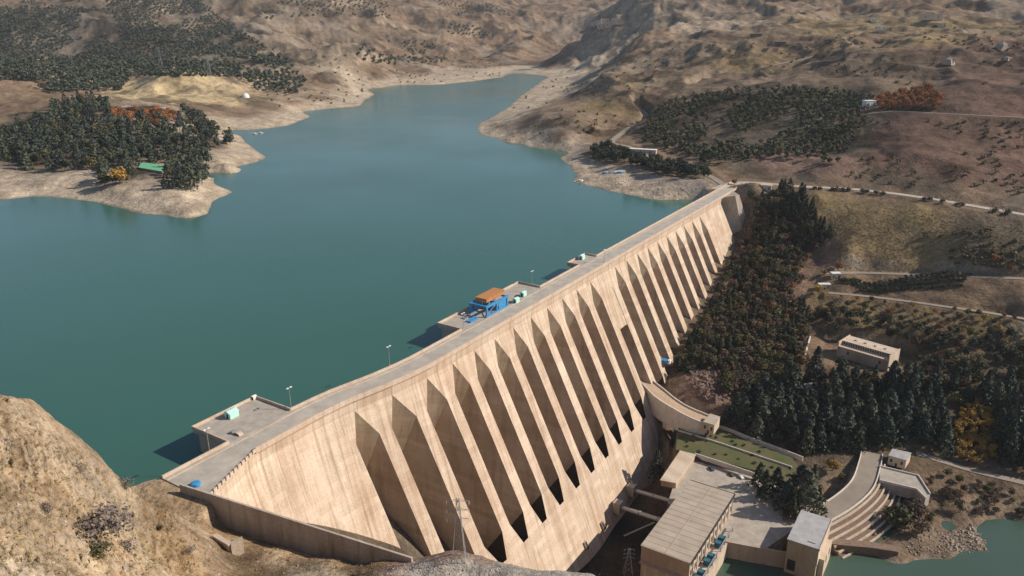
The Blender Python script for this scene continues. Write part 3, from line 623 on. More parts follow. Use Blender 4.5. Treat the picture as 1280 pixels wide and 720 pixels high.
q = P(317, 497, 0); hut(q[:2]@dv-1, q[:2]@nv+1.5, 1.6, 1.3, 1.5, M['white'], 'tiny white cabinet in the outer corner of the near platform')
q = P(727, 324, 0); hut(q[:2]@dv, q[:2]@nv, 3.6, 3.2, 2.4, M['mint'], 'pale green hut on the small farthest platform')
q = P(645, 378, 0); hut(q[:2]@dv, q[:2]@nv, 3.4, 2.6, 2.2, M['mint'], 'pale green hut right against the end of the blue gantry crane')
q = P(654, 370, 0); hut(q[:2]@dv, q[:2]@nv, 3.2, 2.6, 2.2, M['mint'], 'pale green hut standing apart past the blue gantry crane')
# rubble slab and machine on platform 1
o, ex, ey, ez = frame(*(P(294, 542, 0)[:2]@dv, P(294, 542, 0)[:2]@nv))
r = empty('valve_hoist', o, 'grey valve hoist with a curved tan hood on the near platform', 'hoist')
MB().box(o, ex, ey, ez, -1.2, .6, -1.4, 0, 0, 1.1).build('motor', M['steel'], r)
mb = MB()
for i in range(8):
    t0, t1 = PI*i/8, PI*(i+1)/8
    mb.add([o+ey*(1.6-1.9*math.cos(t))+ez*(.9*math.sin(t)*1.0+.05)+ex*x for t in (t0, t1) for x in (-.8, 1.2)], [(0, 1, 3, 2)])
mb.build('hood', M['parapet'], r)
# blue tank
o = P(245, 607, .1); r = empty('round_tank', o, 'round blue tank standing by the wall at the near end of the crest', 'tank')
MB().tube(o, o+np.array([0, 0, 1.1]), 1.6, 1.6, 20).build('tank_body', M['blue'], r)
MB().tube(o+np.array([0, 0, 1.1]), o+np.array([0, 0, 1.35]), 1.7, 1.1, 20).build('lid', M['blue'], r)
# street lamps on the crest
def lamp(base, h, label, group='lamp posts along the crest', arm=(0, 0)):
    r = empty('lamp_post', base, label, 'lamp post', group); b = np.array(base)
    MB().tube(b, b+np.array([0, 0, h]), .16, .09).build('pole', M['steel'], r)
    t = b+np.array([0, 0, h]); mb = MB()
    for s in (-1, 1): mb.box(t, (dv[0], dv[1], 0), (nv[0], nv[1], 0), (0, 0, 1), s*.3, s*1.4, -.28, .28, -.05, .25)
    mb.build('lamp_head', M['white'], r); MB().tube(b, b+np.array([0, 0, .7]), .35, .3, 8).build('footing', M['parapet'], r)
for (x, y, lab) in [(262, 565, 'grey twin head lamp post at the parapet left of the near platform'), (364, 511, 'grey twin head lamp post at the right corner of the near platform'), (487, 457, 'lamp post alone on the parapet between the near platform and the gantry platform'),
                    (579, 411, 'lamp post on the near corner of the gantry platform'), (665, 356, 'lamp post at the far corner of the gantry platform'), (755, 328, 'lamp post on the crest road just past the small platform'), (846, 262, 'farthest lamp post on the crest near the right bank')]:
    q = P(x, y, .1); lamp(q, 9.5 if x < 560 else 8.5, lab)
# gantry crane
def gantry():
    a0, a1, p0, p1 = 325, 345, -232.2, -221.8; z0 = .12; H = 5.2
    g0 = np.array(W((a0+a1)/2, (p0+p1)/2, z0)); r = empty('gantry_crane', g0, 'bright blue travelling gantry crane with an orange hoist house on the dam platform', 'crane')
    ex, ey, ez = np.array([*dv, 0]), np.array([*nv, 0]), np.array([0, 0, 1.])
    la, lp = (a1-a0)/2, (p1-p0)/2
    for sx in (-1, -.05, 1):
        for sy in (-1, 1):
            MB().box(g0, ex, ey, ez, sx*la-.45, sx*la+.45, sy*lp-.45, sy*lp+.45, .7, H).build('leg', M['blue'], r)
    for sy in (-1, 1):
        MB().box(g0, ex, ey, ez, -la-1, la+1, sy*lp-.55, sy*lp+.55, H, H+1.1).build('top_girder', M['blue'], r)
        MB().box(g0, ex, ey, ez, -la-1, la+1, sy*lp-.5, sy*lp+.5, .1, .9).build('bottom_girder', M['blue'], r)
        MB().box(g0, ex, ey, ez, .15*la, .9*la, sy*lp-.15, sy*lp+.15, .9, H).build('side_panel', M['blue'], r)
        mb = MB(); mb.tube(g0+ex*-la+ey*sy*lp+ez*1, g0+ex*-.1*la+ey*sy*lp+ez*H, .25); mb.build('brace', M['blue'], r)
    for sx in (-1, -.05, 1):
        MB().box(g0, ex, ey, ez, sx*la-.5, sx*la+.5, -lp+.56, lp-.56, H+.1, H+1).build('cross_beam', M['blue'], r)
    h = MB(); h.box(g0, ex, ey, ez, -.62*la, 1.15*la, -lp+.7, lp-2.6, H+1.15, H+3.2).build('hoist_house', M['orange'], r)
    rf = MB(); rf.box(g0, ex, ey, ez, -.66*la, 1.19*la, -lp+.5, lp-2.4, H+3.2, H+3.4).build('hoist_roof', M['orange'], r)
    MB().box(g0, ex, ey, ez, .2*la, .45*la, -1, 1.4, H-2.2, H+.1).build('hoist_drum', M['steel'], r)
gantry()
o, ex, ey, ez = frame(317, -225.5); r = empty('lifting_beam', o, 'flat blue lifting beam and grating laid on the platform beside the gantry', 'beam')
MB().box(o, ex, ey, ez, -3.4, 3.2, -1.7, 1.4, 0, .5).build('grating', M['blue'], r)
for s in (-1.2, 1): MB().box(o, ex, ey, ez, -3.8, 3.6, s-.25, s+.25, .5, 1.0).build('beam', M['blue'], r)
o, ex, ey, ez = frame(319, -231); r = empty('lifting_frame', o, 'dark steel lifting frame lying at the near end of the gantry platform', 'frame')
for s in (-1, 1): MB().box(o, ex, ey, ez, -3, 3, s*1.1-.2, s*1.1+.2, 0, .5).build('beam', M['steel'], r)
for s in (-2.5, 0, 2.5): MB().box(o, ex, ey, ez, s-.2, s+.2, -.9, .9, .1, .6).build('cross_bar', M['steel'], r)
# rails on the gantry platform
for p in (-221.3,): 
    mb = MB(); mb.wall([W(304, p, .12), W(381, p, .12)], .25, 0, .12); mb.build('crane_rail', M['steel'], p2)

# ------------------------------------------------------------ buildings and works below the dam
def ap(px, py, z): q = P(px, py, z)[:2]; return float(q@dv), float(q@nv)
EX, EY, EZ = np.array([*dv, 0]), np.array([*nv, 0]), np.array([0, 0, 1.])
# retaining wall at the near end
wl = [P(225, 605, 3), P(243, 611, 3), P(300, 629, 3), P(400, 660.5, 3), P(482, 686, 3), P(515, 697, 3)]
hgt = [-8.5, -9.5, -9, -8, -7, -7]
def wallh(name, pts_, th, hb, m, **k):
    mb = MB()
    for i in range(len(pts_)-1):
        a, b = pts_[i], pts_[i+1]; t = (b-a)[:2]; t /= np.linalg.norm(t); nn = np.array([-t[1], t[0]])*th/2
        q = [a[:2]+nn, a[:2]-nn, b[:2]-nn, b[:2]+nn]
        mb.prism(q, [a[2]+hb[i], a[2]+hb[i], b[2]+hb[i+1], b[2]+hb[i+1]], [a[2], a[2], b[2], b[2]])
    return mb.build(name, m, **k)
o = wallh('retaining_wall', [wl[0]+(wl[-1]-wl[0])*i/10+0*EZ if i in (0, 10) else wl[0]+(wl[-1]-wl[0])*i/10 for i in range(11)], .7, [-12]*11, M['wallgrey'],
      label='long grey concrete retaining wall running from the near end of the crest down to the right', cat='wall'); fix_normals(o)
o = wallh('concrete_block', [P(268, 668, 1.5), P(288, 680, 2.2), P(303, 672, 3.2)], 1.6, [-5, -5, -5], M['cream'], label='broken pale concrete slab lying in the dirt below the grey retaining wall', cat='slab'); fix_normals(o)

# powerhouse
RZ = -84.; c4 = [ap(800.3, 682, RZ), ap(862.5, 602.4, RZ), ap(918, 616, RZ), ap(863.5, 702.5, RZ)]
A0 = (c4[0][0]+c4[3][0])/2; A1 = (c4[1][0]+c4[2][0])/2; Pq0 = (c4[0][1]+c4[1][1])/2; Pq1 = (c4[2][1]+c4[3][1])/2
print('powerhouse', A0, A1, Pq0, Pq1)
def fr(a, p, z): return np.array(W(a, p, z))
ph = empty('powerhouse', fr((A0+A1)/2, (Pq0+Pq1)/2, -95), 'long powerhouse with a ribbed tan flat roof and cream windowed side below the dam', 'powerhouse')
g = fr(A0, Pq0, RZ); LA, LP = A1-A0, Pq1-Pq0
MB().box(g, EX, EY, EZ, .2, LA-.2, .2, LP-.2, -38, -.35).build('wall', M['cream'], ph)
MB().box(g, EX, EY, EZ, -.25, .19, .0, LP+.1, -8.5, -.5).build('end_wall', M['tan'], ph)
MB().box(g, EX, EY, EZ, -.4, LA+.4, -.4, LP+.4, -.35, 0).build('roof', M['roof'], ph)
mb = MB()
for i in range(15): mb.box(g, EX, EY, EZ, LA*i/15+.2, LA*i/15+.5, -.2, LP*.5-.3, .0, .10); mb.box(g, EX, EY, EZ, LA*i/15+.2, LA*i/15+.5, LP*.5+.3, LP+.2, .0, .10)
mb.box(g, EX, EY, EZ, 0, LA, LP*.5-.25, LP*.5+.25, 0, .16); mb.build('roof_seam', M['roof'], ph)
MB().box(g, EX, EY, EZ, -.45, LA+.45, LP+.4, LP+.75, -.9, .18).build('roof_gutter', M['dark'], ph)
MB().box(g, EX, EY, EZ, LA+.4, LA+.7, -.3, LP+.4, -.7, .15).build('roof_gutter', M['dark'], ph)
for i in range(11):
    x = 3+i*(LA-6)/10
    for z0, z1 in ((-4.2, -1.6), (-9.4, -6.0)):
        wdw = MB().box(g, EX, EY, EZ, x-.95, x+.95, LP-.195, LP-.13, z0, z1).build('window', M['glass'], ph)
        MB().box(g, EX, EY, EZ, x-1.15, x+1.15, LP-.2, LP+.0, z0-.25, z0-.01).build('sill', M['trimwhite'], ph)
    MB().box(g, EX, EY, EZ, x+1.9, x+2.5, LP-.19, LP+.2, -11, -.6).build('pilaster', M['cream'], ph)
MB().box(g, EX, EY, EZ, -2, LA*.72, LP-.1, LP+6.2, -30, -11.2).build('draft_tube_deck', M['cream'], ph)
MB().box(g, EX, EY, EZ, -2, LA*.72+5, LP+5.2, LP+5.6, -8.3, -7.7).build('hoist_rail', M['steel'], ph)
for i in range(9):
    x = -1+i*(LA*.72+5)/8.3
    MB().box(g, EX, EY, EZ, x-.18, x+.18, LP+5.2, LP+5.6, -11.2, -8.3).build('rail_post', M['steel'], ph)
for i, x in enumerate((3, 8, 17, 22, 33, 38)):
    if x > LA*.72: continue
    h = MB().box(g, EX, EY, EZ, x-1.3, x+1.3, LP+1.5, LP+5, -11.1, -8.4).build('gate_hoist', M['teal'], ph)
    MB().box(g, EX, EY, EZ, x-1.5, x+1.5, LP+1.3, LP+5.15, -8.38, -8.1).build('hoist_cover', M['steel'], h) if False else None
for i in range(4):
    MB().box(g, EX, EY, EZ, -1.9, -1.5, 3+i*5.5, 3.4+i*5.5, -18, -8.5).build('column', M['trimwhite'], ph)
MB().box(g, EX, EY, EZ, -2.2, -.3, 0, LP, -8.7, -8.4).build('canopy', M['tan'], ph)
# intake building on the right
c4 = [ap(984.7, 675, -85), ap(1023.7, 685, -85), ap(1039.7, 649, -85), ap(1001, 637.7, -85)]
B0, B1 = (c4[0][0]+c4[1][0])/2, (c4[2][0]+c4[3][0])/2; Q0, Q1 = (c4[0][1]+c4[3][1])/2, (c4[1][1]+c4[2][1])/2
print('tower', B0, B1, Q0, Q1)
tw = empty('gate_building', fr((B0+B1)/2, (Q0+Q1)/2, -106), 'tall boxy gate building with a pale grey roof standing in the green river', 'building')
g = fr(B0, Q0, -85); LA, LP = B1-B0, Q1-Q0
MB().box(g, EX, EY, EZ, .15, LA-.15, .15, LP-.15, -22, -.4).build('wall', M['tan'], tw)
MB().box(g, EX, EY, EZ, -.2, LA+.2, -.2, LP+.2, -.4, 0).build('roof', M['roofgrey'], tw)
MB().box(g, EX, EY, EZ, -.35, LA+.35, LP+.2, LP+.5, -.9, .3).build('roof_edge', M['cream'], tw)
MB().box(g, EX, EY, EZ, .3, LA-.3, LP-.14, LP+.1, -10, -1).build('side_panel', M['cream'], tw)
MB().box(g, EX, EY, EZ, LA*.15, LA*.8, LP+.1, LP+2.6, -21, -8).build('gate_shaft', M['cream'], tw)
for x in (.3, .55): MB().box(g, EX, EY, EZ, LA*x, LA*x+2, LP+2.61, LP+2.7, -12, -9).build('window', M['glass'], tw)
MB().box(g, EX, EY, EZ, .08, .16, 1.2, 5, -17, -11).build('door', M['dark'], tw)
MB().box(g, EX, EY, EZ, 3, 3.3, LP*.6, LP*.6+3.5, .0, .3).build('roof_pipe', M['steel'], tw)
# yard retaining wall over the river
yl = [P(885, 673, -95), P(912, 678, -95), P(944, 684, -95), P(985, 691, -95)]
o = wallh('quay_wall', [q+np.array([0, 0, .3]) for q in yl], .8, [-12]*4, M['tan'], label='tan concrete quay wall between the yard and the green river', cat='wall'); fix_normals(o)
yd = MB().prism([q[:2] for q in YARD], -95.5, -95.0).build('yard', M['deck'], kind='structure')
# penstock outlets across the pit
outl = [(757, 643, 770, 648), (766, 620, 780, 625), (776, 600, 790, 604), (733, 673, 738, 690)]
for i, (x0, y0, x1, y1, za, zb_, lab) in enumerate([(776, 634, 826, 650, -112, -97, 'grey penstock pipe crossing the dark pit nearest the powerhouse middle'), (793, 613, 845, 628, -112, -97, 'grey penstock pipe crossing the dark pit at the upper end of the powerhouse'), (780, 670, 818, 653, -108, -100, 'thin steel strut slanting over the dark pit beside the powerhouse')]):
    p, q = P(x0, y0, za), P(x1, y1, zb_); r = empty('penstock_pipe' if i < 2 else 'steel_strut', p, lab, 'pipe' if i < 2 else 'strut')
    MB().tube(p, q, 1.15 if i < 2 else .4, None, 12).build('pipe', M['steel'], r)
    if i < 2:
        for t in (.05, .5, .95): c = p+(q-p)*t; MB().tube(c-(q-p)/np.linalg.norm(q-p)*.3, c+(q-p)/np.linalg.norm(q-p)*.3, 1.45, None, 12).build('flange', M['steel'], r)
        MB().box(p, EX, EY, EZ, -2.5, 2.5, -4, .5, -3.5, 3).build('valve_block', M['wallgrey'], r)
labs = ['lowest near the foot of the photo', 'second from the near end', 'third from the near end', 'farthest, by the shed']
for i, (x, y) in enumerate([(733, 683), (753, 658), (771, 633), (781, 609)]):
    z = -116.; q = P(x, y, z); u = face_u(z); a = float(q[:2]@dv); b = fr(a, P0+u, z)
    r = empty('outlet_box', b, 'dark outlet box on the toe of the dam, '+labs[i], 'outlet', 'outlet boxes along the toe')
    fu = (EY*.497-EZ)/math.hypot(.497, 1); fn = (EY+EZ*.497)/math.hypot(.497, 1)
    MB().box(b, EX, fu, fn, -1.2, 1.2, -2.6, 2.2, -.5, 1.1).build('frame', M['wallgrey'], r)
    MB().box(b, EX, fu, fn, -.9, .9, -2.3, 1.9, 1.1, 1.16).build('opening', M['dark'], r)
# shed
c4 = [P(825, 600, -91), P(845, 604, -91), P(870, 568, -91), P(850, 563, -91)]
r = empty('long_shed', c4[0]*.5+c4[2]*.5-np.array([0, 0, 4]), 'low shed with a pale flat roof between the dam toe and the car yard', 'shed')
cen = sum(q[:2] for q in c4)/4
MB().prism([cen+(q[:2]-cen)*.94 for q in c4], -95.2, -91.3).build('wall', M['tan'], r); MB().prism([q[:2] for q in c4], -91.3, -91).build('roof', M['cream'], r)
MB().prism([cen+(q[:2]-cen)*.99 for q in c4], -91.6, -91.29).build('fascia', M['trimwhite'], r)
# chute with white parapets from the dam face to the gate house
outer = smooth_line([P(805, 467, -76), P(830, 486.5, -79), P(844, 498, -81), P(862, 509, -82.5), P(889, 520, -84)], 4)
inner = smooth_line([P(799, 475, -76), P(819, 496, -79), P(844, 512, -81), P(867.5, 524, -82.5), P(882, 529, -84)], 4)
r = empty('access_ramp', outer[8], 'curved concrete ramp with white parapets leading from the dam face to a gate house', 'ramp')
mb = MB()
for i in range(len(outer)-1):
    q = [outer[i], outer[i+1], inner[i+1], inner[i]]; mb.prism([x[:2] for x in q], [x[2]-13 for x in q], [x[2]-.9 for x in q])
o = mb.build('ramp_body', M['tan'], r); fix_normals(o)
MB().wall(outer, .6, -1.2, .3).build('parapet', M['trimwhite'], r); MB().wall(inner, .6, -13.5, .3).build('parapet', M['trimwhite'], r)
def boxhouse(name, cs, zr, h, mw, mr, label, cat, over=1.04, parent_extra=None, door=True):
    r = empty(name, np.array([*(sum(q[:2] for q in cs)/len(cs)), zr-h]), label, cat); cen = sum(q[:2] for q in cs)/len(cs)
    MB().prism([q[:2] for q in cs], zr-h, zr-.35).build('wall', mw, r); MB().prism([cen+(q[:2]-cen)*over for q in cs], zr-.35, zr).build('roof', mr, r)
    if door:
        a, b = np.array(cs[0][:2]), np.array(cs[1][:2]); t = (b-a)/np.linalg.norm(b-a); L_ = np.linalg.norm(b-a); nn = np.array([t[1], -t[0]])
        if np.dot(nn, (a+b)/2-cen) < 0: nn = -nn
        e = np.array([*t, 0]); ny = np.array([*nn, 0]); o3 = np.array([*a, zr-h])
        MB().box(o3, e, ny, EZ, L_*.42, L_*.42+1.1, -.02, .06, 0, min(2.2, h*.7)).build('door', M['dark'], r)
        for x in (.18, .78): MB().box(o3, e, ny, EZ, L_*x-.6, L_*x+.6, -.02, .06, h*.35, h*.7).build('window', M['glass'], r)
    return r
boxhouse('gate_house', [P(879, 527, -81), P(893, 531, -81), P(900, 521, -81), P(888, 517, -81)], -81, 7, M['cream'], M['roof'], 'small flat roofed gate house at the lower end of the white edged ramp', 'hut')
boxhouse('guard_house', [P(1111, 569, -87), P(1133, 575, -87), P(1139, 566, -87), P(1116, 561, -87)], -87, 6, M['cream'], M['roofgrey'], 'small guard house with a pale grey roof beside the ramp bridge', 'hut')
# garden walls and lawn
GL = MB().prism([q[:2] for q in GARDEN], -92.6, -92.05).build('lawn', M['lawn'], kind='structure')
for pl, lab in [([(848, 537), (900, 553), (945, 568), (990, 583)], 'white garden wall crossing the middle of the lawn'), ([(868, 566), (905, 578), (946, 592)], 'low pale wall between the lawn and the car yard'), ([(900, 531), (935, 545), (970, 558), (1004, 571)], 'white garden wall along the upper edge of the lawn below the dark conifers')]:
    o = wallh('garden_wall', [P(x, y, -91) for x, y in pl], .5, [-3]*len(pl), M['trimwhite'], label=lab, cat='wall'); fix_normals(o)
for pl, lab in [([(984, 488), (990, 482), (1022, 478)], 'pale low wall shining between the flank wood and the grove'), ([(1006, 442), (1013, 420)], 'thin white wall left of the pale hall')]:
    o = wallh('garden_wall', [P(x, y, -77) for x, y in pl] if pl[0][1] > 470 else [P(x, y, -68) for x, y in pl], .8, [-5]*len(pl), M['trimwhite'], label=lab, cat='wall'); fix_normals(o)
# cars
def car(px, py, z, ang, body, label):
    b = P(px, py, z); r = empty('parked_car', b, label, 'car', 'cars parked in the yard')
    ex = np.array([math.cos(ang), math.sin(ang), 0]); ey = np.array([-ex[1], ex[0], 0])
    prof = [(-2.15, .35), (-2.2, .75), (-1.9, .95), (-1.35, 1.0), (-.85, 1.42), (.55, 1.42), (1.15, .98), (2.0, .88), (2.2, .65), (2.15, .35)]
    mb = MB(); n = len(prof)
    for w_ in (-.85, .85): mb.v += [tuple(b+ex*x+ey*w_*(.86 if zz > 1.2 else 1)+EZ*zz) for x, zz in prof]
    mb.f += [tuple(range(n)), tuple(range(2*n-1, n-1, -1))]+[(i, n+i, n+(i+1) % n, (i+1) % n) for i in range(n)]
    o = mb.build('body', body, r); fix_normals(o)
    mb = MB(); mb.box(b, ex, ey, EZ, -.8, .5, -.80, .80, 1.0, 1.36); mb.build('window_band', M['glass'], r)
    for sx in (-1.35, 1.35):
        for sy in (-.86, .66): c = b+ex*sx+ey*sy+EZ*.33; MB().tube(c, c+ey*.2, .33, None, 10).build('wheel', M['tyre'], r)
for x, y, m, lab in [(889, 587, 'car_dark', 'dark car parked alone nearest the pale roofed shed'), (914, 594, 'car_dark', 'dark car left of the white car in the yard'), (926, 597, 'car_white', 'white car parked beside a dark car under the trees')]:
    car(x, y, -95, 1.9, M[m], lab)
q = P(948, 641, -95); r = empty('yard_lamp', q, 'tall single arm lamp post at the grass edge of the yard', 'lamp post')
MB().tube(q, q+EZ*9, .14, .08).build('pole', M['steel'], r); MB().tube(q+EZ*9, q+EZ*9.3-EX*1.5, .07).build('arm', M['steel'], r); MB().box(q+EZ*9.3-EX*1.5, EX, EY, EZ, -.9, .1, -.2, .2, -.1, .12).build('lamp_head', M['white'], r)
# curved ramp road, terraces, bridge deck
rc = smooth_line([P(1012, 652, -95), P(1050, 631, -94), P(1077, 607, -92), P(1087, 581, -91), P(1090, 566, -91)], 8)
mb = MB(); mb.wall([p+EZ*.05 for p in rc], 11, -1.0, 0); mb.build('curved_road', M['roadpale'], kind='structure')
def offset(pl, d):
    out = []
    for i, p in enumerate(pl):
        t = (pl[min(i+1, len(pl)-1)]-pl[max(i-1, 0)])[:2]; t /= np.linalg.norm(t); out.append(np.array([p[0]+t[1]*d, p[1]-t[0]*d, p[2]]))
    return out
for d, lab in ((5.7, 'pale parapet on the river side of the curved road'), (-5.7, 'pale parapet on the garden side of the curved road')):
    o = MB().wall(offset(rc, d), .5, -1, .9).build('road_parapet', M['trimwhite'], label=lab, cat='parapet'); 
ter = empty('stepped_bank', rc[8], 'curved brown stone bank stepping down in tiers from the curved road to the river', 'retaining bank')
for j in range(6):
    a = offset(rc[:27], 6.4+j*2.7); 
    for p in a: p[2] = p[2]-1.75*j
    MB().wall(a, 2.7, -11, -.3).build('stone_tier', M['stone'], ter)
    a = offset(a, 1.2); MB().wall(a, .8, -.9, .22).build('coping', M['cream'], ter)
a = [P(1036, 676, -99.5), P(1090, 681, -99.5), P(1122, 686, -99.5)]
o = wallh('river_wall', a, 5, [-6]*3, M['stone'], label='low brown stone wall at the green water edge below the stepped bank', cat='wall'); fix_normals(o)
bd = [P(x, y, -90) for x, y in [(1099, 582), (1148, 594), (1163, 617), (1157, 622), (1146, 611), (1100, 600)]]
r = empty('bridge_deck', bd[0], 'grey paved deck with white parapets joining the guard house and the curved road', 'bridge')
MB().prism([q[:2] for q in bd], -97, -90.6).build('deck', M['deck'], r)
MB().wall([q for q in bd[:3]], .5, -1, .3).build('parapet', M['trimwhite'], r); MB().wall([q for q in bd[3:]], .5, -1, .3).build('parapet', M['trimwhite'], r)
# hall on the right bank
zr = -62.5; c4 = [P(1049, 431, zr), P(1111, 449, zr), P(1118, 433, zr), P(1053, 420, zr)]
ex = (c4[1]-c4[0]); Lh = np.linalg.norm(ex); ex /= Lh; ey = np.array([-ex[1], ex[0], 0]); Dh = 17.
r = empty('workshop_hall', c4[0]+ex*Lh/2+ey*Dh/2-EZ*9, 'pale hall with a clerestory strip and raised end walls in the right bank trees', 'hall')
g = c4[0]
MB().box(g, ex, ey, EZ, 0, Lh, 0, Dh, -9.5, -1.2).build('wall', M['wallgrey'], r)
MB().box(g, ex, ey, EZ, -.3, Lh+.3, -.5, Dh*.30, -1.2, -.8).build('lower_roof', M['cream'], r)
MB().box(g, ex, ey, EZ, .4, Lh-.4, Dh*.30, Dh*.95, -1.2, 1.5).build('clerestory_wall', M['cream'], r)
for i in range(20): x = 1+i*(Lh-2.4)/19; MB().box(g, ex, ey, EZ, x, x+.95, Dh*.3-.08, Dh*.3, -.7, 1.3).build('clerestory_window', M['glass'], r)
MB().box(g, ex, ey, EZ, -.2, Lh+.2, Dh*.28, Dh, 1.5, 1.9).build('upper_roof', M['cream'], r)
for i in range(4): x = Lh*(.2+.2*i); MB().box(g, ex, ey, EZ, x-.8, x+.8, Dh*.6, Dh*.72, 1.9, 2.5).build('roof_vent', M['roofgrey'], r)
for x in (-.6, Lh): MB().box(g, ex, ey, EZ, x, x+.6, -.6, Dh+.3, -9.5, 2.5).build('end_wall', M['cream'], r)
for x in (.2, .84): MB().box(g, ex, ey, EZ, Lh*x-.7, Lh*x+.7, -.06, 0, -5.4, -3).build('window', M['glass'], r)
# peninsula buildings
boxhouse('lake_house', [P(174, 209, 5), P(203, 214, 5), P(205, 207, 5), P(180, 203, 5)], 5, 5, M['tan'], M['green'], 'lakeside house with a bright green roof at the tip of the wooded peninsula', 'house', 1.1)
boxhouse('long_house', [P(146, 134, 22), P(169, 134, 22), P(169, 130.5, 22), P(148, 130.5, 22)], 22, 5, M['cream'], M['roofgrey'], 'pale roofed long house in the trees at the back of the peninsula, left one', 'house')
boxhouse('long_house', [P(174, 138.5, 20), P(206, 137, 20), P(207, 134, 20), P(176, 134.5, 20)], 20, 5, M['cream'], M['roofgrey'], 'wider pale roofed long house in the trees at the back of the peninsula, right one', 'house')
boxhouse('brick_house', [P(82, 123, 24), P(98, 123, 24), P(98, 118, 24), P(84, 118, 24)], 24, 5, M['tan'], M['rockred'], 'house with a rusty brown roof by the dry field behind the peninsula', 'house')
q = hit(307, 122); r = empty('white_dome', q, 'small white dome on the shore at the right foot of the yellow cliff', 'dome')
mb = MB()
for i in range(5):
    for j in range(14):
        t0, t1, a0, a1 = PI/2*i/5, PI/2*(i+1)/5, 2*PI*j/14, 2*PI*(j+1)/14
        mb.add([q+7*np.array([math.cos(t)*math.cos(a), math.cos(t)*math.sin(a), math.sin(t)*1.1]) for t, a in ((t0, a0), (t0, a1), (t1, a1), (t1, a0))], [(0, 1, 2, 3)])
mb.build('shell', M['white'], r); MB().tube(q+EZ*7.5, q+EZ*9, .5).build('finial', M['white'], r)
# right bank buildings and far farms
def farm(px, py, sx, sy, h, mw, mr, label, name='farmhouse', rot=0):
    q = hit(px, py)
    if q is None: return
    e = np.array([math.cos(rot), math.sin(rot), 0]); f = np.array([-e[1], e[0], 0])
    cs = [q-e*sx/2-f*sy/2, q+e*sx/2-f*sy/2, q+e*sx/2+f*sy/2, q-e*sx/2+f*sy/2]
    boxhouse(name, cs, q[2]+h, h+2, mw, mr, label, 'house')
farm(1086, 133, 13, 9, 7, M['white'], M['white'], 'white house on the hill left of the orange wood', 'white_house', .2)
farm(804, 190.5, 30, 7, 4, M['cream'], M['white'], 'long white roofed shed in the conifers by the shore road', 'shore_shed', -.35)
farm(958, 236, 10, 7, 4, M['cream'], M['cream'], 'cream cabin below the road at the far end of the dam', 'cabin', -.5)
farm(1163, 24, 40, 14, 10, M['cream'], M['white'], 'pale farm block high on the right hill', 'farmhouse')
farm(1176, 33, 14, 10, 6, M['cream'], M['roof'], 'small farm outbuilding under the pale farm block', 'farmhouse')
farm(1101, 36, 16, 10, 6, M['white'], M['white'], 'small white farmhouse left of the pale farm block')
farm(1092, 26, 12, 10, 6, M['white'], M['white'], 'smallest white farmhouse on the right hill skyline side')
for i, (x, y) in enumerate([(741, 33), (748, 31), (756, 30), (752, 36), (762, 34), (770, 30)]): farm(x, y, 26, 20, 16, M['cream'], (M['orange'], M['white'])[i % 2], ['leftmost pale village house in the far valley', 'second village house from the left in the far valley', 'village house in the middle of the far valley', 'lowest village house in the far valley', 'white village house right of the middle in the far valley', 'rightmost village house in the far valley'][i], 'village_house')
farm(945, 46, 22, 10, 7, M['rockred'], M['roof'], 'low brown farm building on the middle slope', 'farmhouse')
farm(975, 56, 18, 10, 6, M['rockred'], M['roof'], 'low dark farm building right of the brown one on the middle slope', 'farmhouse')
farm(1044, 346, 7, 5, 3.5, M['cream'], M['white'], 'white hut at the left end of the orchard', 'hut')
farm(1030, 359, 9, 4, 3, M['cream'], M['white'], 'white hut below the orchard by the orange trees', 'hut')
# boats and floating things
for i, (x, y, lab) in enumerate([(318, 167.5, 'small white boat on the water off the peninsula, left of two'), (325, 166.5, 'small white boat on the water off the peninsula, right of two')]):
    q = P(x, y, -10); r = empty('boat', q, lab, 'boat', 'boats off the peninsula'); mb = MB()
    pr_ = [(-4, -1.3), (2, -1.5), (5, 0), (2, 1.5), (-4, 1.3)]; mb.prism([q[:2]+np.array(p) for p in pr_], -10.2, -9.1); mb.build('hull', M['white'], r); MB().prism([q[:2]+np.array(p)*.45 for p in pr_], -9.1, -8.0).build('cabin', M['white'], r)
q = P(728, 228, -10); r = empty('jetty', q, 'pale floating jetty at the tip of the stony bank', 'jetty'); MB().box(q, EX, EY, EZ, -3, 3, -9, 8, -.2, .6).build('deck', M['trimwhite'], r); MB().box(q, EX, EY, EZ, -2, 2, -4, 0, .6, 2.4).build('shelter', M['white'], r)
for i, (x, y, m, lab) in enumerate([(757, 217, 'blue', 'blue boat hauled up on the stony bank'), (768, 216, 'white', 'white boat hauled up on the stony bank beside a blue one'), (775, 216.5, 'blue', 'second blue boat hauled up at the right of the white one')]):
    q = hit(x, y); r = empty('beached_boat', q, lab, 'boat', 'boats on the stony bank'); pr_ = [(-3.5, -1.3), (2, -1.4), (4.5, 0), (2, 1.4), (-3.5, 1.3)]
    MB().prism([q[:2]+np.array(p) for p in pr_], q[2]-.4, q[2]+1.3).build('hull', M[m], r); MB().prism([q[:2]+np.array(p)*.5 for p in pr_], q[2]+1.3, q[2]+2.1).build('cabin', M['white'], r)
q = P(832, 453, -73); r = empty('drilling_rig', q, 'small blue machine on a ledge against the right flank of the dam', 'machine'); MB().box(q, EX, EY, EZ, -2, 2, -3, 2, 0, 2).build('cabin', M['blue'], r); MB().tube(q+EZ*2-EY*3, q+EZ*5-EY*6, .35).build('boom', M['steel'], r); MB().box(q, EX, EY, EZ, -1.5, 1.5, 2, 3.5, 0, 2.6).build('tank', M['white'], r)
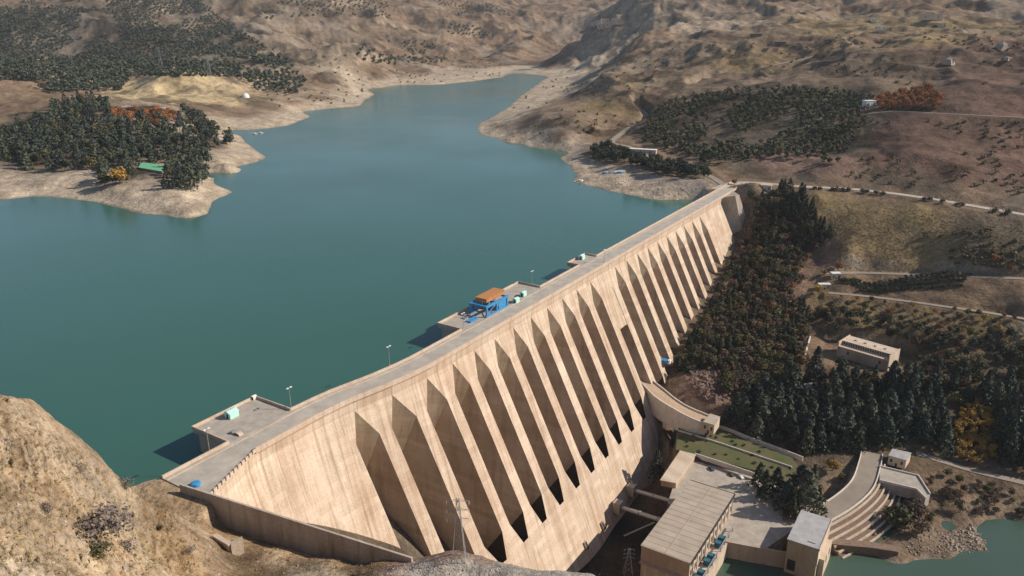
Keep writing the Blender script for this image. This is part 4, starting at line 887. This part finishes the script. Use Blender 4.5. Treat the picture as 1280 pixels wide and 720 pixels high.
# lattice towers
def pylon(base, h, w0, label, arms=True):
    b = np.array(base); r = empty('lattice_tower', b, label, 'pylon'); mb = MB()
    lv = [0, .22, .42, .6, .76, .9, 1]; wf = lambda t: w0*(1-t)**1.1*.5+.35
    cs = [[b+np.array([sx*wf(t), sy*wf(t), h*t]) for sx, sy in ((-1, -1), (1, -1), (1, 1), (-1, 1))] for t in lv]
    th = h*.0042 if h < 30 else .12
    for i in range(len(lv)-1):
        for k in range(4):
            mb.tube(cs[i][k], cs[i+1][k], th, None, 4); mb.tube(cs[i][k], cs[i+1][(k+1) % 4], th*.6, None, 3); mb.tube(cs[i][(k+1) % 4], cs[i+1][k], th*.6, None, 3)
    mb.build('mast', M['steel'], r)
    for t in (.68, .82, .96):
        m2 = MB(); c = b+EZ*h*t
        for s in (-1, 1): m2.tube(c, c+np.array([s*h*.15, 0, 0]), th, None, 4); m2.tube(c+EZ*h*.035, c+np.array([s*h*.15, 0, 0]), th*.7, None, 4)
        m2.build('cross_arm', M['steel'], r)
        for s in (-1, 1): MB().tube(c+np.array([s*h*.15, 0, 0]), c+np.array([s*h*.15, 0, -h*.05]), th*1.3, None, 6).build('insulator', M['white'], r)
q = hit(574, 699); pylon(q-EZ*.5, 21, 3.2, 'steel lattice pylon standing on the reddish mound in front of the dam')
q = P(785, 716, -100); pylon(q-EZ*2, 16, 4, 'small lattice mast in the shadowed pit left of the powerhouse')
q = hit(202, 88); pylon(q, 46, 8, 'distant pylon among the dark trees above the peninsula field'); q = hit(263, 103); pylon(q, 50, 8, 'distant pylon on the yellow cliff top')

# ------------------------------------------------------------ vegetation
def leaf_quads(pos, nrm_bias, size, rg):
    n = len(pos); d = rg.normal(size=(n, 3)); d += nrm_bias; d /= np.linalg.norm(d, axis=1)[:, None]
    a = np.cross(d, rg.normal(size=(n, 3))); a /= np.linalg.norm(a, axis=1)[:, None]; b = np.cross(d, a)
    s = (size*rg.uniform(.6, 1.25, n))[:, None]; k = rg.uniform(.5, 1, n)[:, None]
    v = np.stack([pos-a*s, pos-b*s*k*.7, pos+a*s, pos+b*s*k*.9], 1)
    return v.reshape(-1, 3)
def crown_pts(kind, n, h, r, rg):
    if kind == 'cone':
        t = rg.uniform(0, 1, n)**1.35; z = h*(.08+.92*t); ang = rg.uniform(0, 2*PI, n)
        lay = 1+.22*np.sin(t*26+ang*2+rg.uniform(0, 6))+.12*np.sin(ang*5+t*9); R_ = r*(1-t)**.75*lay*rg.uniform(.55, 1.08, n)+.12
        p = np.stack([R_*np.cos(ang), R_*np.sin(ang), z-R_*.18], 1)
    elif kind == 'column':
        t = rg.uniform(0, 1, n); z = h*(.04+.96*t); ang = rg.uniform(0, 2*PI, n); R_ = r*np.sin(PI*(.12+.86*t))**.7*rg.uniform(.6, 1.1, n)
        p = np.stack([R_*np.cos(ang), R_*np.sin(ang), z], 1)
    else:
        m = 9 if kind == 'round' else 6; c = rg.normal(size=(m, 3)); c /= np.linalg.norm(c, axis=1)[:, None]
        c *= (r*.55, r*.55, h*.22); c[:, 2] += h*.62; rad = r*rg.uniform(.38, .62, m); w_ = rg.integers(0, m, n)
        d = rg.normal(size=(n, 3)); d /= np.linalg.norm(d, axis=1)[:, None]; p = c[w_]+d*(rad[w_]*rg.uniform(.65, 1.05, n))[:, None]*np.array([1, 1, .85])
        p[:, 2] = np.maximum(p[:, 2], h*.12)
    return p
def crown_mesh(name, kind, n, h, r, size, m, seed):
    rg = np.random.default_rng(seed); p = crown_pts(kind, n, h, r, rg)
    ctr = np.array([0, 0, h*.5]); out = p-ctr; out /= np.linalg.norm(out, axis=1)[:, None]+1e-6
    v = leaf_quads(p, out*1.2+np.array([0, 0, .5]), size, rg)
    me = bpy.data.meshes.new(name); me.from_pydata(v.tolist(), [], [(4*i, 4*i+1, 4*i+2, 4*i+3) for i in range(len(p))]); me.materials.append(m); return me
def trunk_mesh(h, r, m, limbs=0, seed=0):
    rg = np.random.default_rng(seed); mb = MB(); z = [0, .3, .65, 1]; mb.tube((0, 0, -.6), (0, 0, h*.35), r, r*.75, 6); mb.tube((0, 0, h*.35), (.1, 0, h*.85), r*.75, r*.25, 5)
    for i in range(limbs):
        a = rg.uniform(0, 2*PI); z0 = h*rg.uniform(.3, .6); mb.tube((0, 0, z0), (math.cos(a)*h*.25, math.sin(a)*h*.25, z0+h*.25), r*.4, r*.12, 4)
    me = bpy.data.meshes.new('trunk'); me.from_pydata(mb.v, [], mb.f); me.materials.append(m); return me
TYPES = {}
def add_type(key, kind, h, r, n, size, m, count, limbs=0):
    TYPES[key] = [(crown_mesh('crown', kind, n, h*f, r*g_, size, M[m], hash(key) % 1000+i if False else sum(map(ord, key))*7+i), trunk_mesh(h*f*.8, .22 if h > 6 else .12, M['bark'], limbs, i)) for i, (f, g_) in enumerate([(1, 1), (.86, .95), (1.12, 1.05), (.95, 1.15), (1.05, .85)][:count])]
add_type('conifer', 'cone', 14, 3.9, 620, .75, 'con', 5)
add_type('blue_conifer', 'cone', 16, 5.5, 900, .85, 'conb', 5)
add_type('cypress', 'column', 9, 1.4, 260, .5, 'con', 3)
add_type('olive', 'round', 7.5, 4.0, 460, .62, 'olive', 4, 4)
add_type('brown', 'round', 6.5, 3.9, 420, .58, 'brownleaf', 4, 5)
add_type('orange', 'round', 6.5, 3.0, 330, .55, 'orangeleaf', 4, 4)
add_type('yellow', 'round', 7, 3.2, 360, .55, 'yellowleaf', 3, 4)
add_type('pine', 'round', 9, 3.3, 300, .68, 'con', 4, 3)
add_type('bush', 'round', 2.6, 2.4, 150, .5, 'con', 3)
add_type('twigbush', 'round', 2.6, 2.6, 420, .22, 'twig', 3, 5)
add_type('greenbush', 'round', 2.4, 2.2, 420, .3, 'olive', 3)
def plant(key, q, name, label, cat, group, sc=1., parts=True):
    var = TYPES[key][random.randrange(len(TYPES[key]))]; r = bpy.data.objects.new(name, None); r.location = q; r.rotation_euler = (0, 0, random.uniform(0, 6.28))
    s = sc*random.uniform(.82, 1.18); 
    if group and ', ' in label: z_ = 'large ' if s > sc*1.07 else 'small ' if s < sc*.93 else 'midsize '; label = z_+label; group = z_+group
    r.scale = (s*random.uniform(.92, 1.08), s, s*random.uniform(.9, 1.12)); C.objects.link(r); tag(r, label, cat, group)
    for nm, me in (('crown', var[0]), ('trunk', var[1])):
        o = bpy.data.objects.new(nm, me); o.parent = r; C.objects.link(o)
    return r
def pix(q):
    D = q[1]*cT-(q[2]-CAM_H)*sT; return 640+FPX*q[0]/D, 360-FPX*(q[1]*sT+(q[2]-CAM_H)*cT)/D
def where(q, xs, ys, xn, yn):
    x, y = pix(q); return yn[sum(y > k for k in ys)]+', '+xn[sum(x > k for k in xs)]
def in2(px, py, poly):
    c = False; n = len(poly); j = n-1
    for i in range(n):
        (xi, yi), (xj, yj) = poly[i], poly[j]
        if (yi > py) != (yj > py) and px < (xj-xi)*(py-yi)/(yj-yi)+xi: c = not c
        j = i
    return c
EXCL = []                                             # kept clear: buildings, roads (survey px outline)
def scatter(poly, n, dmin, excl=(), tries=12, noise=None):
    xs = [p[0] for p in poly]; ys = [p[1] for p in poly]; out = []; k = 0
    cell = {}
    while len(out) < n and k < n*tries:
        k += 1; px, py = random.uniform(min(xs), max(xs)), random.uniform(min(ys), max(ys))
        if not in2(px, py, poly) or any(in2(px, py, e) for e in list(excl)+EXCL): continue
        q = hit(px, py)
        if q is None or q[2] < -9.3 and q[1] > 500 and q[0] < 100: continue
        if noise and fbm(np.array([q[0]]), np.array([q[1]]), noise[0], 4, 77)[0] < noise[1]: continue
        cx, cy_ = int(q[0]//dmin), int(q[1]//dmin)
        if any(np.hypot(*(q[:2]-o[:2])) < dmin for i in (-1, 0, 1) for j in (-1, 0, 1) for o in cell.get((cx+i, cy_+j), ())): continue
        cell.setdefault((cx, cy_), []).append(q); out.append(q)
    return out
HALL = [(1036, 430), (1046, 414), (1125, 428), (1150, 440), (1150, 470), (1120, 478), (1040, 460)]
EXCL += [HALL, [(1008, 402), (1035, 410), (1042, 470), (1022, 478), (1008, 455)], [(985, 485), (1022, 478), (1022, 492), (985, 500)]]
# A blue-green conifer grove
gA = scatter([(905, 528), (925, 505), (975, 490), (1030, 470), (1120, 486), (1180, 480), (1280, 495), (1300, 590), (1240, 582), (1180, 568), (1140, 552), (1075, 562), (1040, 560), (1000, 566), (940, 545)], 180, 6.2, [[(1186, 505), (1245, 505), (1252, 600), (1186, 600)]])
for q in gA:
    wh_ = where(q, (985, 1065, 1150, 1215), (500, 530), ('by the lawn end', 'left middle', 'above the guard house', 'right middle', 'at the right frame edge'), ('back row of the grove', 'middle of the grove', 'front row of the grove'))
    if random.random() < .13: plant(random.choice(('olive', 'brown')), q, 'broadleaf_tree', 'broadleaf tree among conifers, '+wh_, 'tree', 'broadleaf trees, '+wh_, 1.15); continue
    plant('blue_conifer' if random.random() < .8 else 'conifer', q, 'conifer', 'dark blue green conifer, '+wh_, 'conifer', 'river grove conifers, '+wh_, random.uniform(.8, 1.3))
# trees by the yard
for x, y, s, lab in [(955, 622, 1.2, 'dark conifer leftmost of the clump at the yard edge'), (982, 634, 1.35, 'large dark conifer in the middle of the clump at the yard edge'), (1006, 640, 1.4, 'dark conifer rightmost of the clump at the yard edge by the curved road'), (970, 612, 1.1, 'small dark conifer at the back of the clump beside the lawn'), (1000, 618, 1.35, 'dark conifer behind the clump between the lawn and the curved road'), (948, 606, 1.0, 'dark conifer at the left end of the clump by the parked cars'), (990, 646, 1.0, 'low dark conifer at the river side of the yard clump'), (1014, 622, 1.1, 'dark conifer between the yard clump and the garden side parapet')]:
    plant('conifer' if s < 1.3 else 'blue_conifer', P(x, y, -94), 'conifer', lab, 'conifer', None, s)
q = hit(1041, 588); plant('yellow', q, 'yellow_tree', 'bright yellow autumn tree beside the conifers above the curved road', 'tree', None, 1.7)
q = hit(1052, 600); plant('olive', q, 'olive_tree', 'dull green tree below the bright yellow tree by the curved road', 'tree', None, .8)
q = P(820, 596, -108); plant('conifer', q, 'conifer', 'single dark conifer growing at the foot of the dam toe', 'conifer', None, 1.0)
q = P(812, 612, -112); plant('brown', q, 'broadleaf_tree', 'brown bush in the dark pit under the single conifer at the toe', 'bush', None, .8)
for q in scatter([(850, 540), (880, 535), (985, 575), (1000, 598), (940, 586), (850, 560)], 26, 3): plant('bush', q, 'garden_shrub', 'low dark shrub on the lawn below the gate house', 'shrub', 'shrubs on the lawn', .5)
rockq = scatter([(862, 465), (896, 462), (908, 500), (872, 502)], 120, 1.6)+scatter([(925, 255), (943, 258), (942, 310), (918, 330)], 90, 2)
# B mixed wood on the steep right flank
flank = [(935, 248), (985, 240), (1030, 300), (1002, 338), (985, 365), (1012, 395), (1008, 440), (1000, 475), (940, 492), (900, 500), (868, 470), (842, 462), (858, 432), (888, 385), (912, 335), (930, 292)]
rockex = [[(862, 465), (900, 462), (908, 500), (870, 500)], [(925, 255), (945, 258), (942, 310), (918, 300)]]
for q in scatter(flank, 420, 4.3, rockex):
    wh_ = where(q, (920, 975), (310, 360, 410, 455), ('close to the dam', 'in the middle', 'on the far side'), ('top of the flank wood', 'upper flank wood', 'mid flank wood', 'lower flank wood', 'foot of the flank wood')); t = random.random(); k = 'olive' if t < .44 else 'brown' if t < .84 else 'conifer'
    if k == 'conifer': plant(k, q, 'conifer', 'dark conifer, '+wh_, 'conifer', 'flank conifers, '+wh_, .8)
    elif k == 'olive': plant(k, q, 'olive_tree', 'dull olive green tree, '+wh_, 'tree', 'olive trees, '+wh_, 1.0)
    else: plant(k, q, 'brown_tree', 'brown leafed tree, '+wh_, 'tree', 'brown trees, '+wh_, 1.0)
for q in scatter([(975, 238), (998, 240), (1038, 300), (1025, 312), (1000, 300)], 34, 5): plant('conifer', q, 'conifer', 'dark conifer in the belt bordering the dry grass slope', 'conifer', 'conifers along the edge of the dry grass slope', .95)
# D belt around the hall
belt = [(1020, 385), (1060, 388), (1090, 405), (1160, 415), (1240, 425), (1300, 432), (1300, 490), (1200, 482), (1130, 484), (1040, 470), (1015, 460)]
for q in scatter(belt, 250, 5.6):
    wh_ = where(q, (1046, 1120, 1200), (425, 455), ('left of the pale hall', 'in line with the pale hall', 'right of the pale hall', 'near the right frame edge'), ('upper edge of the tree belt', 'middle of the tree belt', 'lower edge of the tree belt')); t = random.random()
    if t < .42: plant('pine', q, 'pine', 'dark round pine, '+wh_, 'pine', 'pines, '+wh_, 1.1)
    elif t < .78: plant('olive', q, 'olive_tree', 'olive green tree, '+wh_, 'tree', 'olive trees, '+wh_, .9)
    else: plant('brown', q, 'brown_tree', 'brown autumn tree, '+wh_, 'tree', 'brown trees, '+wh_, .9)
for q in scatter([(1045, 372), (1290, 398), (1290, 425), (1150, 412), (1060, 388)], 46, 6):
    k = random.choice(('orange', 'brown', 'olive', 'yellow', 'brown')); wh_ = where(q, (1110, 1170, 1230), (), ('left end', 'left of the middle', 'right of the middle', 'right end'), ('dry strip below the orchard',))
    plant(k, q, k+'_tree', {'orange': 'orange tree, ', 'brown': 'brown bare looking tree, ', 'olive': 'dull green tree, ', 'yellow': 'yellow tree, '}[k]+wh_, 'tree', k+' trees, '+wh_, random.uniform(.5, .75))
for q in scatter([(1165, 590), (1285, 612), (1285, 645), (1225, 650), (1160, 655), (1150, 630)], 34, 3.5):
    k = random.choice(('brown', 'olive', 'brown', 'greenbush', 'twigbush')); wh_ = where(q, (1195, 1240), (), ('near the bridge deck', 'in the middle', 'near the right frame edge'), ('stony bank above the river',))
    plant(k, q, 'bank_shrub', {'brown': 'brown shrub, ', 'olive': 'dull green shrub, ', 'greenbush': 'low green shrub, ', 'twigbush': 'leafless shrub, '}[k]+wh_, 'shrub', k+' shrubs, '+wh_, random.uniform(.4, .75) if 'bush' not in k else .9)
# yellow shrubs in rows
for q in scatter([(1198, 512), (1240, 505), (1245, 575), (1222, 584), (1192, 572)], 60, 3.4): plant('yellow', q, 'yellow_shrub', 'yellowing rounded shrub in the planted patch at the right of the conifer grove', 'shrub', 'yellowing shrubs right of the grove', .8)
# autumn accents
for x, y, k, s, lab in [(1048, 338, 'orange', .95, 'vivid orange tree at the left end of the bank road'), (1030, 344, 'orange', .8, 'orange brown tree left of the vivid one at the end of the bank road'), (989, 362, 'orange', 1.0, 'rusty orange tree on the edge of the flank wood'), (1002, 352, 'brown', .9, 'brown tree beside the rusty one on the edge of the flank wood'), (1110, 392, 'orange', .9, 'orange tree above the belt right of the orchard corner'), (1022, 368, 'yellow', .9, 'yellow tree under the left end of the garden track'), (985, 395, 'yellow', .9, 'yellow tree in the flank wood, upper one'), (1000, 402, 'yellow', .8, 'yellow tree in the flank wood, lower one'), (1175, 412, 'orange', .9, 'orange tree at the upper edge of the belt'), (1250, 420, 'orange', .8, 'orange tree at the upper right edge of the belt'), (1243, 330, 'orange', .9, 'orange tree above the right part of the bank road'), (1262, 338, 'orange', .8, 'second orange tree above the right part of the bank road'),
                     (918, 231, 'orange', .9, 'orange tree at the far end of the dam'), (740, 167, 'brown', 1.3, 'reddish brown tree on the bare headland'), (729, 167, 'pine', .8, 'dark pine on the bare headland beside the reddish one'), (150, 231, 'yellow', 2.0, 'golden tree on the beach edge of the peninsula'), (165, 224, 'olive', 1.5, 'dull green tree right of the golden one on the peninsula'), (55, 112, 'brown', 2.4, 'large rust brown tree clump at the edge of the dry field'), (1138, 652, 'brown', 2.1, 'large brown bush on the river bank below the bridge deck'), (1120, 662, 'olive', 2.2, 'large dull green bush on the river bank below the bridge deck'), (1150, 648, 'orange', 1.3, 'orange brown bush behind the large one on the river bank'), (1148, 668, 'brown', 1.2, 'brown bush right of the large ones on the river bank'),
                     (1055, 683, 'olive', .8, 'rounded dark green bush beside the tall gate building'), (1185, 620, 'brown', .9, 'brown shrub on the stony river bank, left one'), (1205, 615, 'brown', .8, 'brown shrub on the stony river bank, right one'), (1200, 640, 'olive', .8, 'green shrub on the stony river bank'), (1140, 468, 'pine', 1.0, 'single round pine at the right end of the hall yard')]:
    q = hit(x, y)
    if q is not None: plant(k, q, k+'_tree' if k in ('orange', 'yellow', 'olive', 'brown') else 'pine', lab, 'tree', None, s)
for q in scatter([(1090, 130), (1110, 118), (1160, 112), (1178, 124), (1172, 138), (1095, 138)], 95, 5.2): plant('orange', q, 'orange_tree', 'rust orange tree in the round wood on the hill right of the white house', 'tree', 'orange wood on the hill', 1.1)
for q in scatter([(130, 140), (215, 143), (220, 152), (180, 158), (140, 150)], 45, 8): plant('orange', q, 'rusty_tree', 'rusty autumn tree in the middle of the peninsula wood', 'tree', 'rusty trees of the peninsula', 1.5)
# roadside trees
for i, x in enumerate([1018, 1025, 1040, 1046, 1053, 1060, 1078, 1083, 1095, 1103, 1155, 1161, 1178, 1196, 1203, 1243, 1259]):
    y = float(np.interp(x, [1000, 1060, 1110, 1160, 1220, 1290], [234.5, 238, 243, 250, 260, 272]))+1.2; q = hit(x, y)
    if q is not None: plant('bush', q, 'roadside_tree', 'small dark rounded tree standing by the road above the dry slope', 'tree', 'dark trees along the upper road', 1.25)
# orchard grid
og = []
for i in range(26):
    for j in range(5):
        a, b = P(1050, 350, -45.5), P(1210, 352.5, -40); c = P(1060, 362, -49.5); t = i/25; s_ = j/4
        p = a+(b-a)*t+(P(1200, 370, -44.5)-b)*s_*t+(c-a)*s_*(1-t)
        if i < 3 and j > 2: continue
        og.append(p)
for p in og:
    x, y = p[0], p[1]; plant('bush', (x, y, float(ground(x, y))-.2), 'orchard_tree', 'small dark green tree in the rows of the orchard between road and track', 'tree', 'trees of the orchard rows', .85)
# row along the shore road (F)
row = [(742, 203), (775, 206), (800, 213), (830, 220), (885, 226), (888, 216), (850, 212), (820, 204), (790, 200), (760, 186), (740, 188)]
for q in scatter(row, 110, 4.6): plant('pine', q, 'shore_pine', 'dark pine, '+where(q, (765, 795, 825, 855), (), ('outer tip', 'outer part', 'middle', 'inner part', 'end beside the crest road'), ('row along the stony bank',)), 'pine', 'bank pines, '+where(q, (765, 795, 825, 855), (), ('outer tip', 'outer part', 'middle', 'inner part', 'end beside the crest road'), ('row',)), 1.25)
# peninsula trees, single meshes seen from far
def far_meshes(kind, h, r, n, size, m, cnt, nm):
    out = []
    for i in range(cnt):
        me = crown_mesh(nm, kind, n, h*(.85+.12*i), r*(.9+.08*i), size, M[m], 900+i+ord(nm[0])); 
        import bmesh
        b = bmesh.new(); b.from_mesh(me); tm = trunk_mesh(h*.6, .3, M['bark'], 0, i); me.materials.append(M['bark']); k = len(b.faces); b.from_mesh(tm); b.faces.ensure_lookup_table()
        for f in b.faces[k:]: f.material_index = 1
        b.to_mesh(me); b.free(); out.append(me)
    return out
farp = far_meshes('round', 12, 4.8, 230, 1.15, 'conb', 3, 'pine')+far_meshes('cone', 14, 4.4, 230, 1.15, 'conb', 3, 'fir')+far_meshes('round', 10, 4.4, 200, 1.1, 'olive', 2, 'olive_tree')
pen = [(0, 172), (25, 160), (60, 146), (75, 130), (140, 128), (143, 142), (215, 152), (222, 140), (245, 140), (275, 155), (292, 180), (258, 196), (262, 222), (245, 238), (205, 236), (185, 226), (125, 236), (122, 212), (60, 215), (32, 215), (0, 198)]
for q in scatter(pen, 380, 7.2, [[(168, 207), (210, 212), (212, 234), (165, 234)], [(138, 139), (222, 139), (222, 152), (160, 156), (138, 150)]]):
    me = random.choice(farp); o = bpy.data.objects.new('fir' if 'fir' in me.name else 'olive_tree' if 'olive' in me.name else 'pine', me); o.location = q; s = random.uniform(.95, 1.5); o.scale = (s, s, s*random.uniform(.85, 1.1)); o.rotation_euler = (0, 0, random.uniform(0, 6)); C.objects.link(o)
    nm = o.name.split('.')[0]; wh_ = where(q, (60, 125, 185, 240), (165, 195), ('left frame edge', 'left part', 'centre', 'right of the centre', 'right tip'), ('back of the peninsula wood', 'middle of the peninsula wood', 'beach side of the peninsula wood'))
    tag(o, {'fir': 'grey green pointed fir, ', 'pine': 'grey green round pine, ', 'olive_tree': 'dull olive tree, '}[nm]+wh_, {'fir': 'fir', 'pine': 'pine', 'olive_tree': 'tree'}[nm], {'fir': 'firs, ', 'pine': 'pines, ', 'olive_tree': 'olives, '}[nm]+wh_)
def stuff(name, qs, h, r, n, size, m, label, cat, kind='round', smin=.7, smax=1.3):
    base = [crown_pts(kind, n, h*f, r, np.random.default_rng(50+i)) for i, f in enumerate((.9, 1, 1.15, 1))]; V_ = []
    for q in qs:
        p = base[random.randrange(4)]*random.uniform(smin, smax); a = random.uniform(0, 6.28); ca, sa = math.cos(a), math.sin(a)
        p = np.stack([p[:, 0]*ca-p[:, 1]*sa, p[:, 0]*sa+p[:, 1]*ca, p[:, 2]], 1); out = p-np.array([0, 0, h*.5]); out /= np.linalg.norm(out, axis=1)[:, None]+1e-6
        V_.append(leaf_quads(p+np.array(q)-np.array([0, 0, .4]), out*1.3+np.array([0, 0, .5]), size, rng))
    v = np.concatenate(V_); me = bpy.data.meshes.new(name); nf = len(v)//4
    me.vertices.add(len(v)); me.vertices.foreach_set('co', v.ravel()); me.loops.add(len(v)); me.loops.foreach_set('vertex_index', np.arange(len(v), dtype=np.int32))
    me.polygons.add(nf); me.polygons.foreach_set('loop_start', np.arange(0, len(v), 4, dtype=np.int32)); me.polygons.foreach_set('loop_total', np.full(nf, 4, np.int32)); me.update(calc_edges=True)
    me.materials.append(M[m]); o = bpy.data.objects.new(name, me); C.objects.link(o); tag(o, label, cat, None, 'stuff'); return o
hillw = [(0, 0), (250, 0), (290, 35), (350, 70), (385, 100), (370, 118), (318, 112), (298, 97), (165, 96), (150, 112), (60, 116), (62, 102), (0, 101)]
qs = scatter(hillw, 4600, 9, tries=5, noise=(170, -.13))
qs += scatter([(0, 70), (300, 80), (300, 97), (165, 96), (150, 114), (60, 116), (62, 102), (0, 101)], 700, 9, tries=6)
qs += scatter([(445, 65), (480, 45), (560, 60), (555, 78), (490, 82), (450, 76)], 150, 12, tries=6, noise=(100, -.05))+scatter([(300, 0), (600, 0), (640, 20), (560, 25), (420, 20), (330, 25)], 260, 16, tries=6, noise=(160, .04))+scatter([(560, 30), (600, 35), (620, 48), (560, 42)], 50, 12)
stuff('hillside_wood', qs, 10, 4.6, 40, 2.4, 'conb', 'dark grey green wood spread over the far hillside beyond the left shore', 'wood')
hp = [(800, 178), (812, 150), (830, 132), (880, 122), (960, 112), (1060, 116), (1090, 128), (1084, 150), (1070, 172), (1050, 205), (1030, 207), (1000, 196), (985, 205), (950, 200), (905, 205), (880, 205), (850, 192)]
qs = scatter(hp, 620, 6.3, [[(932, 168), (958, 150), (992, 150), (984, 166), (948, 186), (926, 184)]], tries=6, noise=(45, -.14))
stuff('pine_wood', qs, 9.5, 3.6, 70, 1.3, 'con', 'dense dark green pine wood on the slope above the far end of the dam', 'wood')
qs = scatter([(1085, 150), (1290, 155), (1290, 250), (1060, 225)], 150, 9, tries=4, noise=(40, .05))+scatter([(1150, 290), (1290, 285), (1290, 340), (1190, 335)], 20, 6, noise=(30, .02))+scatter([(1180, 312), (1290, 320), (1290, 338), (1190, 332)], 35, 5)
qs += scatter([(850, 60), (1280, 30), (1280, 110), (880, 100)], 130, 14, noise=(60, .1))+scatter([(560, 50), (700, 100), (850, 60), (780, 165), (640, 170)], 90, 14, noise=(70, .08))+scatter([(300, 60), (640, 60), (620, 95), (420, 130), (330, 135)], 120, 14, noise=(80, .02))
stuff('hill_scrub', qs, 3.6, 3.0, 26, 1.2, 'olive', 'scattered low dark scrub dotting the dry slopes', 'scrub')
qs = scatter([(1030, 250), (1280, 275), (1280, 330), (1050, 330)], 500, 2.5, tries=3)
stuff('dry_grass', qs, .9, 1.1, 14, .4, 'drygrass' if 'drygrass' in M else 'twig', 'tufts of dry grass covering the slope below the upper road', 'grass')
# shrubs on the near hillside
for x, y, k, s, lab in [(118, 672, 'twigbush', 2.3, 'large leafless greyish bush left of the dark green one on the near slope'), (145, 664, 'twigbush', 2.0, 'leafless greyish bush right of the largest one on the near slope'), (125, 697, 'greenbush', 1.1, 'dark green bush below the leafless bushes on the near slope'), (158, 612, 'twigbush', 1.1, 'leafless bush on the crest of the near slope by the road'), (100, 590, 'twigbush', .8, 'small leafless bush high on the near slope'), (238, 690, 'twigbush', .8, 'small leafless bush at the foot of the near slope'), (60, 640, 'twigbush', .9, 'leafless bush in the middle of the near slope'), (200, 662, 'greenbush', .6, 'small olive bush between the grey wall and the near slope'), (160, 690, 'twigbush', 1.2, 'leafless bush right of the dark green one on the near slope')]:
    q = hit(x, y, 60)
    if q is not None: plant(k, q, 'bush', lab, 'bush', None, s)
qs = [q for q in scatter([(0, 500), (150, 600), (230, 640), (480, 700), (480, 719), (0, 719)], 1000, .7, tries=3)]
stuff('near_tufts', qs, .8, .7, 26, .16, 'drygrass', 'low dry tufts and twigs over the near slope', 'grass')
# rock pile by the river, gravel and boulders
def rocks(name, qs, s0, s1, m, label, cat, kind='stuff'):
    V_, F_ = [], []
    ico = [(-1, -1, -.6), (1, -1, -.6), (1, 1, -.6), (-1, 1, -.6), (-.6, -.7, .5), (.7, -.5, .6), (.5, .7, .4), (-.7, .6, .6), (0, 0, .9)]
    fc = [(0, 1, 5, 4), (1, 2, 6, 5), (2, 3, 7, 6), (3, 0, 4, 7), (4, 5, 8), (5, 6, 8), (6, 7, 8), (7, 4, 8)]
    for q in qs:
        s = random.uniform(s0, s1)*random.choice((1, 1, .6)); a = random.uniform(0, 6.28); b = len(V_)
        for v in ico:
            v = [c*random.uniform(.75, 1.25)*s*.5 for c in v]; V_.append((q[0]+v[0]*math.cos(a)-v[1]*math.sin(a), q[1]+v[0]*math.sin(a)+v[1]*math.cos(a), q[2]+v[2]))
        F_ += [tuple(b+i for i in f) for f in fc]
    me = bpy.data.meshes.new(name); me.from_pydata(V_, [], F_); me.materials.append(M[m]); o = bpy.data.objects.new(name, me); C.objects.link(o); tag(o, label, cat, None, kind)
rocks('red_rocks', rockq, 1.2, 4.5, 'rockred', 'reddish broken rock outcrops on the flank right of the dam', 'rocks')
rocks('rock_pile', scatter([(1180, 668), (1215, 655), (1235, 672), (1232, 688), (1185, 688)], 130, 1.1), .5, 2.6, 'rock', 'heap of pale broken rocks on the river bank', 'rocks')
rocks('shore_stones', scatter([(1130, 692), (1190, 698), (1240, 690), (1180, 670), (1150, 640)], 180, 1.2)+scatter([(740, 226), (850, 246), (870, 238), (760, 220)], 160, 2.5), .5, 1.8, 'rock', 'loose stones along the water lines', 'stones')
rocks('slope_stones', scatter([(0, 500), (110, 545), (150, 600), (230, 640), (480, 700), (480, 719), (0, 719)], 170, .8, tries=3), .2, 1.0, 'rock', 'loose stones on the near slope', 'stones')
rocks('gravel', scatter([(500, 705), (560, 700), (640, 706), (760, 716), (760, 719), (480, 719)], 500, .3, tries=4), .2, .6, 'roofgrey', 'grey gravel heaped at the edge of the drop in front of the dam', 'gravel')
for x, y, s, lab in [(1187, 78, 15, 'dark craggy boulder alone on the red brown hillside'), (1252, 60, 17, 'tall craggy boulder group at the right edge of the hillside, upper one'), (1258, 75, 13, 'craggy boulder below the upper one at the right edge of the hillside')]:
    q = hit(x, y)
    if q is not None: rocks('boulder', [q+EZ*2, q+EX*5, q-EX*4+EZ], s*.7, s, 'rock', lab, 'boulder', None)
